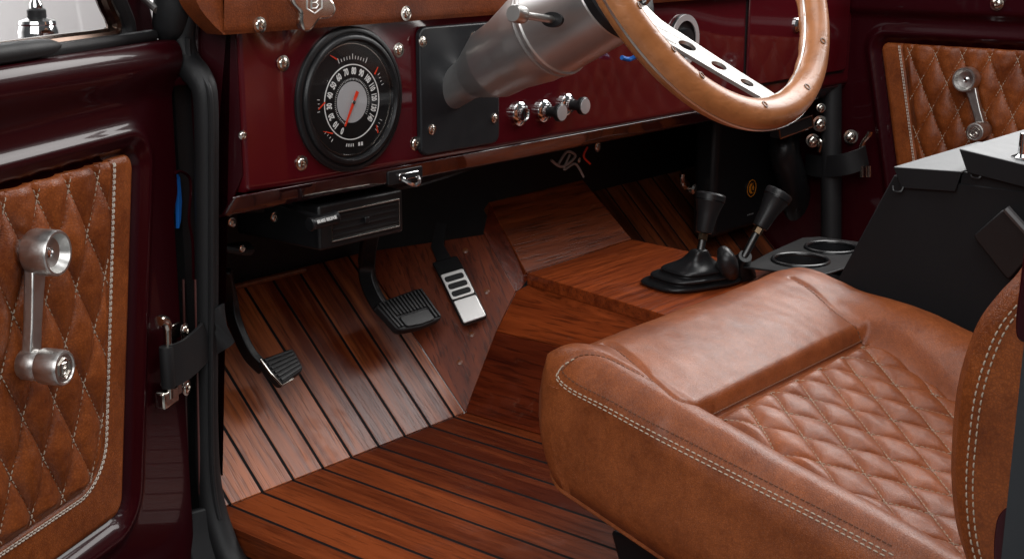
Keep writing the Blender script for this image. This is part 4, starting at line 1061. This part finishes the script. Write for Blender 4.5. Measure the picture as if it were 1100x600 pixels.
# lids: sheet with a folded lip on the near side
def lid(y0, y1, z, lip, name, dx, slope=0.):
    bm = nb(); x0_, x1_ = XC - dx, XC + WCN + .004; dz = slope * (y1 - y0)
    pts = [V((x0_, y0, z)), V((x1_, y0, z)), V((x1_, y1, z + dz)), V((x0_, y1, z + dz))]
    prism(bm, pts, (0, 0, -.0025)); o = obj(name, bm, LID, con, bevel=.001)
    bm = nb(); prism(bm, [V((x0_ - .0002, y0 + .0003, z - .0005)), V((x0_ - .0002, y1, z + dz - .0005)), V((x0_ - .0002, y1 + .006, z + dz - lip)), V((x0_ - .0002, y0 - .012, z - lip))], (.0022, 0, 0)); obj('lid_lip', bm, CONS, o, bevel=.0008); return o
a = oc(960, 179, XC - .006); b = oc(1033, 184, XC - .006)
lid(a.y, b.y, a.z, .026, 'console_lid', .006, (b.z - a.z) / (b.y - a.y))
a2 = oc(1034, 160, XC - .010); b2 = oc(1100, 176, XC - .010)
lid2 = lid(a2.y + .004, a2.y - .40, a2.z, .028, 'console_lid', .010, (b2.z - a2.z) / (b2.y - a2.y))
bm = nb(); prism(bm, [V((XC + .001, a2.y + .003, a2.z - .03)), V((XC + .001, a2.y - .39, a2.z - .03)), V((XC + .001, a2.y - .39, k0.z - .005)), V((XC + .001, a2.y + .003, k0.z - .005))], (WCN - .002, 0, 0)); obj('upper_box', bm, CONS, con)
for u, v in ((966, 203), (1050, 188)):
    p = oc(u, v, XC - .002); bm = nb(); tube(bm, smooth_path([p + V((-.004, .007, .004)), p + V((-.007, .004, -.002)), p + V((-.007, -.005, -.002)), p + V((-.004, -.007, .004))], 5), .0013, 6); obj('lid_clip', bm, BLACK, con)
# tilted pocket with a bright edged flap on the console side
q4 = [oc(u, v, XC - .0015) for u, v in ((1048, 252), (1082, 222), (1120, 262), (1086, 300))]
bm = nb(); prism(bm, round_poly(q4, .006), (-.010, 0, 0)); po = obj('side_pocket', bm, BLACK, con, bevel=.002)
bm = nb(); tube(bm, [oc(u, v, XC - .012) for u, v in ((1081, 224), (1112, 258))], .0050, 8); obj('pocket_edge', bm, plastic('grey_edge', (.06, .06, .062), .35), po)
p = oc(1099, 160, XC + .02); bm = nb(); lathe(bm, V((p.x, p.y, a2.z + (p.y - a2.y) * (b2.z - a2.z) / (b2.y - a2.y))), EZ, [(.013, 0), (.013, .002), (.006, .005), (.005, .030), (0, .031)], 20); obj('lid_latch', bm, CHROME, con)

# cup holder on the tunnel, in front of the console
cup = thing('cup_holder', 'black twin cup holder plate on the tunnel between levers and console', 'cup holder', (.42, -.2, ZT))
ZC = .205
cpl = [qz(u, v, ZC) for u, v in ((798, 286), (826, 271), (862, 255), (880, 254), (926, 260), (920, 284), (880, 296))]
holes = [(860, 280, .040), (893, 266.5, .038)]
def fill_plate(outer, inners, z, th):
    cu = bpy.data.curves.new('c', 'CURVE'); cu.dimensions = '2D'; cu.fill_mode = 'BOTH'; cu.extrude = th / 2
    for pts in [outer] + inners:
        sp_ = cu.splines.new('POLY'); sp_.points.add(len(pts) - 1); sp_.use_cyclic_u = True
        for q, p in zip(sp_.points, pts): q.co = (p[0], p[1], 0, 1)
    co = bpy.data.objects.new('c', cu); COL.objects.link(co); dg = bpy.context.evaluated_depsgraph_get()
    me = bpy.data.meshes.new_from_object(co.evaluated_get(dg)); bm = nb(); bm.from_mesh(me)
    for v in bm.verts: v.co.z += z - th / 2
    bmesh.ops.remove_doubles(bm, verts=bm.verts, dist=.00002)
    bpy.data.objects.remove(co); bpy.data.curves.remove(cu); bpy.data.meshes.remove(me); return bm
inn = []
for u, v, r in holes:
    p = qz(u, v, ZC); inn.append([(p.x + r * math.cos(2 * math.pi * k / 40), p.y + r * math.sin(2 * math.pi * k / 40)) for k in range(40)])
bm = fill_plate([(p.x, p.y) for p in cpl], inn, ZC, .003); obj('plate', bm, plastic('cup_plate', (.007, .0072, .0078), .42, 900, .1), cup, bevel=.0008, angle=30)
for u, v, r in holes:
    p = qz(u, v, ZC); bm = nb(); ra = []
    for rr_, z in ((r - .0003, ZC - .001), (r - .002, ZC - .030), (.0, ZC - .0302)):
        ra.append([bm.verts.new((p.x + rr_ * math.cos(2 * math.pi * k / 40), p.y + rr_ * math.sin(2 * math.pi * k / 40), z)) for k in range(40)] if rr_ else [bm.verts.new((p.x, p.y, z))])
    for k in range(40):
        bm.faces.new((ra[0][k], ra[0][(k + 1) % 40], ra[1][(k + 1) % 40], ra[1][k])); bm.faces.new((ra[1][k], ra[1][(k + 1) % 40], ra[2][0]))
    obj('cup', bm, plastic('cup_black', (.012, .012, .013), .25), cup, recalc=False)
    bm = nb(); tube(bm, [(p.x + (r + .002) * math.cos(2 * math.pi * k / 48), p.y + (r + .002) * math.sin(2 * math.pi * k / 48), ZC + .0008) for k in range(48)], .0032, 8, closed=True); obj('cup_rim', bm, bpy.data.materials['cup_black'], cup)
bm = nb(); box(bm, (cpl[1].x + .05, min(p.y for p in cpl) + .02, ZT + .0005), (cpl[1].x + .09, max(p.y for p in cpl) - .05, ZC - .031)); obj('bracket', bm, BLACK, cup)

# ================================================================== GEAR LEVERS
def lever(name, label, top, bot, base, kr, grp):
    t = thing(name, label, 'gear lever', base)
    d = (top - bot).normalized(); L_ = (top - bot).length
    bm = nb(); lathe(bm, bot, d, [(kr * .55, 0), (kr * .60, .004), (kr * .72, L_ * .45), (kr * .92, L_ * .72), (kr, L_ * .80), (kr * .93, L_ * .805), (kr * .93, L_ * .825), (kr * 1.02, L_ * .83), (kr * 1.05, L_ * .96), (kr * .98, L_), (kr * .85, L_ * 1.01), (kr * .80, L_ * .995), (0, L_ * .995)], 36); obj('knob', bm, plastic('lever_knob_black', (.013, .013, .014), .33, 600, .08), t)
    bm = nb(); lathe(bm, bot - d * .011, d, [(.0062, 0), (.0078, .001), (.0078, .010), (.0062, .011)], 6); obj('lock_nut', bm, metal('aged_brass', (.22, .16, .10), .35), t)
    bm = nb(); tube(bm, [base + (bot - base).normalized() * .0, bot - d * .006], .0058, 14); obj('shaft', bm, metal('dark_steel', (.10, .10, .10), .4), t); return t
b1 = qz(744, 289, ZT + .03); dep = (b1 - CAM).dot(ray(550, 300).normalized())
lever('gear_lever', 'upright black gear lever with flared knob rising from ribbed rubber boot', qd(764, 208, dep), qd(756, 250, dep), qd(751, 277, dep), .0215, 0)
lever('gear_lever', 'short black transfer lever leaning right from a small rubber cone', qd(838, 206, dep + .02), qd(816, 244, dep + .02), qd(799, 276, dep + .02), .0205, 0)
boot = thing('lever_boot', 'black ribbed rubber boot around the gear lever on the wooden tunnel', 'lever boot', (b1.x, b1.y, ZT))
bc = qz(742, 303, ZT); bm = nb()
tp = qd(751, 277, dep)
prof = [(.075, 0), (.077, .004), (.073, .010), (.058, .013), (.060, .017), (.064, .021), (.060, .026), (.046, .029), (.046, .032), (.050, .036), (.044, .042), (.030, .050), (.020, .060), (.0135, .074), (.0115, .082), (0, .083)]
rings = []
ux = V((.92, -.30, 0)).normalized(); uy = V((.30, .92, 0)).normalized(); H_ = tp.z + .012 - ZT
sq = lambda q: math.copysign(abs(q) ** .62, q)
for r, h in prof:
    t_ = h / .082; c_ = V((bc.x, bc.y, ZT)).lerp(V((tp.x, tp.y, ZT)), t_ ** .8) + EZ * (h / .082 * H_ + .001)
    if r: rings.append([bm.verts.new(c_ + ux * (r * 1.0 * sq(math.cos(2 * math.pi * k / 44))) + uy * (r * (.70 + .3 * t_) * sq(math.sin(2 * math.pi * k / 44)))) for k in range(44)])
    else: rings.append([bm.verts.new(c_)])
for a_r, b_r in zip(rings, rings[1:]):
    for k in range(44):
        if len(b_r) == 1: bm.faces.new((a_r[k], a_r[(k + 1) % 44], b_r[0]))
        else: bm.faces.new((a_r[k], a_r[(k + 1) % 44], b_r[(k + 1) % 44], b_r[k]))
bo = obj('bellows', bm, RUBBER_G, boot, angle=80); sm = bo.modifiers.new('sub', 'SUBSURF'); sm.levels = 1; sm.render_levels = 1
boot2 = thing('lever_boot', 'small black rubber cone around the leaning transfer lever', 'lever boot', qz(790, 292, ZT))
c2 = qz(788, 297, ZT); t2 = qd(776, 268, dep); t3 = qd(800, 276, dep + .02)
bm = nb(); rings = []
for p, r in ((c2, .034), (c2.lerp(t3, .15) , .033), (c2.lerp(t3, .4), .022), (c2.lerp(t3, .75), .014), (t3 + (t3 - c2) * .05, .010)):
    rings.append((p, r))
tube(bm, [p for p, r in rings], [r for p, r in rings], 24); obj('cone', bm, RUBBER_G, boot2, angle=60)
bm = nb(); tube(bm, smooth_path([qz(780, 300, ZT), qd(781, 282, dep - .01), t2], 6), [.020, .016, .008], 16); obj('side_lobe', bm, RUBBER_G, boot2, angle=60)

# ================================================================== HEATER
heat = thing('heater_box', 'black heater housing with hose under the dash carrying a round amber badge', 'heater', (.72, .12, .12))
YH = .06
h_a, h_b = qy(768, 200, YH), qy(874, 200, YH)
bm = nb(); box(bm, (h_a.x, YH, .12), (h_b.x, YH + .05, .39)); obj('housing', bm, BLACK, heat, bevel=.012, seg=3)
p = qy(806, 202, YH); hf = Fr(p, EX, EZ)
bm = nb(); lathe(bm, p, N, [(.0195, 0), (.0195, .002), (.0165, .003), (0, .003)], 36); bd_ = obj('badge', bm, BLACK, heat)
ringm(.0155, .0172, .003, .0036, hf, AMBER, 'badge_ring', bd_, 40)
bm = nb(); cr_ = [(.0105 * math.cos(R(k)), .0105 * math.sin(R(k))) for k in range(60, 301, 12)] + [(.004 + .0075 * math.cos(R(k)), .0088 * math.sin(R(k))) for k in range(290, 69, -12)]
plate(bm, hf, cr_, .003, .0037); plate(bm, hf, [(.002, -.003), (.0065, -.005), (.0085, .001), (.005, .006), (.003, .001)], .003, .0037); obj('badge_mark', bm, AMBER, bd_, smooth=False)
bm = nb(); plate(bm, Fr(qy(806, 230, YH), EX, EZ), [(-.012, -.0012), (.012, -.0012), (.012, .0012), (-.012, .0012)], 0, .0006); obj('badge_strip', bm, plastic('dim_print', (.12, .12, .12), .5), heat)
bm = nb(); tube(bm, smooth_path([qy(848, 130, YH - .03), qy(842, 160, YH - .05), qy(850, 190, YH - .05), qy(858, 230, YH - .03), qy(862, 300, YH)], 6), .030, 18); obj('hose', bm, plastic('hose_black', (.011, .011, .012), .3), heat)
v4 = [qy(u, v, YD + .03) for u, v in ((836, 137), (872, 124), (873, 136), (838, 149))]
bm = nb(); prism(bm, v4, (0, .02, 0)); hv = obj('outlet', bm, BLACK, heat, bevel=.001)
bm = nb(); tube(bm, [p + N * .001 for p in v4], .0016, 6, closed=True); obj('outlet_frame', bm, TRIMW, hv)
brk = thing('pipe_fitting', 'small chrome pipe elbow below the dashboard near the heater', 'fitting', qy(735, 198, .10))
bm = nb(); tube(bm, smooth_path([qy(733, 187, .10), qy(733, 195, .10), qy(736, 201, .10), qy(743, 203, .10)], 5), .0052, 10); obj('elbow', bm, NICKEL, brk)
bm = nb(); lathe(bm, qy(743, 203, .095), N, [(.010, 0), (.010, .006), (.006, .009), (0, .009)], 18); obj('nut', bm, NICKEL, brk)

# ================================================================== OUTSIDE, seen through the door window
fen = thing('fender', 'burgundy front fender outside the door window reflecting the white studio', 'fender', (-.6, .45, .3))
bm = nb()
def ff(i, j):
    y = .30 + 1.5 * j; x = -1.2 + .70 * i
    return V((x, y, .50 + .015 * math.sin(math.pi * min(max((x + 1.2) / .70, 0), 1)) - .25 * max(0, (.25 - i)) ** 2 * 6))
grid(bm, ff, 24, 20); obj('fender_top', bm, PAINT, fen, solid=.03)
ant = thing('antenna', 'chrome antenna base with black collar outside the door window', 'antenna', qd(41, 36, 1.85))
p = qd(41, 37, 1.85)
bm = nb(); lathe(bm, p, EZ, [(.026, -.004), (.026, .004), (.0235, .012), (.0245, .014), (.0235, .018), (.014, .021), (.012, .022)], 36); obj('base', bm, CHROME, ant)
bm = nb(); lathe(bm, p, EZ, [(.0115, .021), (.0125, .023), (.0125, .032), (.010, .034)], 24); obj('collar', bm, RUBBER, ant)
bm = nb(); lathe(bm, p, EZ, [(.0085, .033), (.0085, .040), (.005, .046), (.0045, .40), (0, .40)], 20); obj('mast', bm, CHROME, ant)
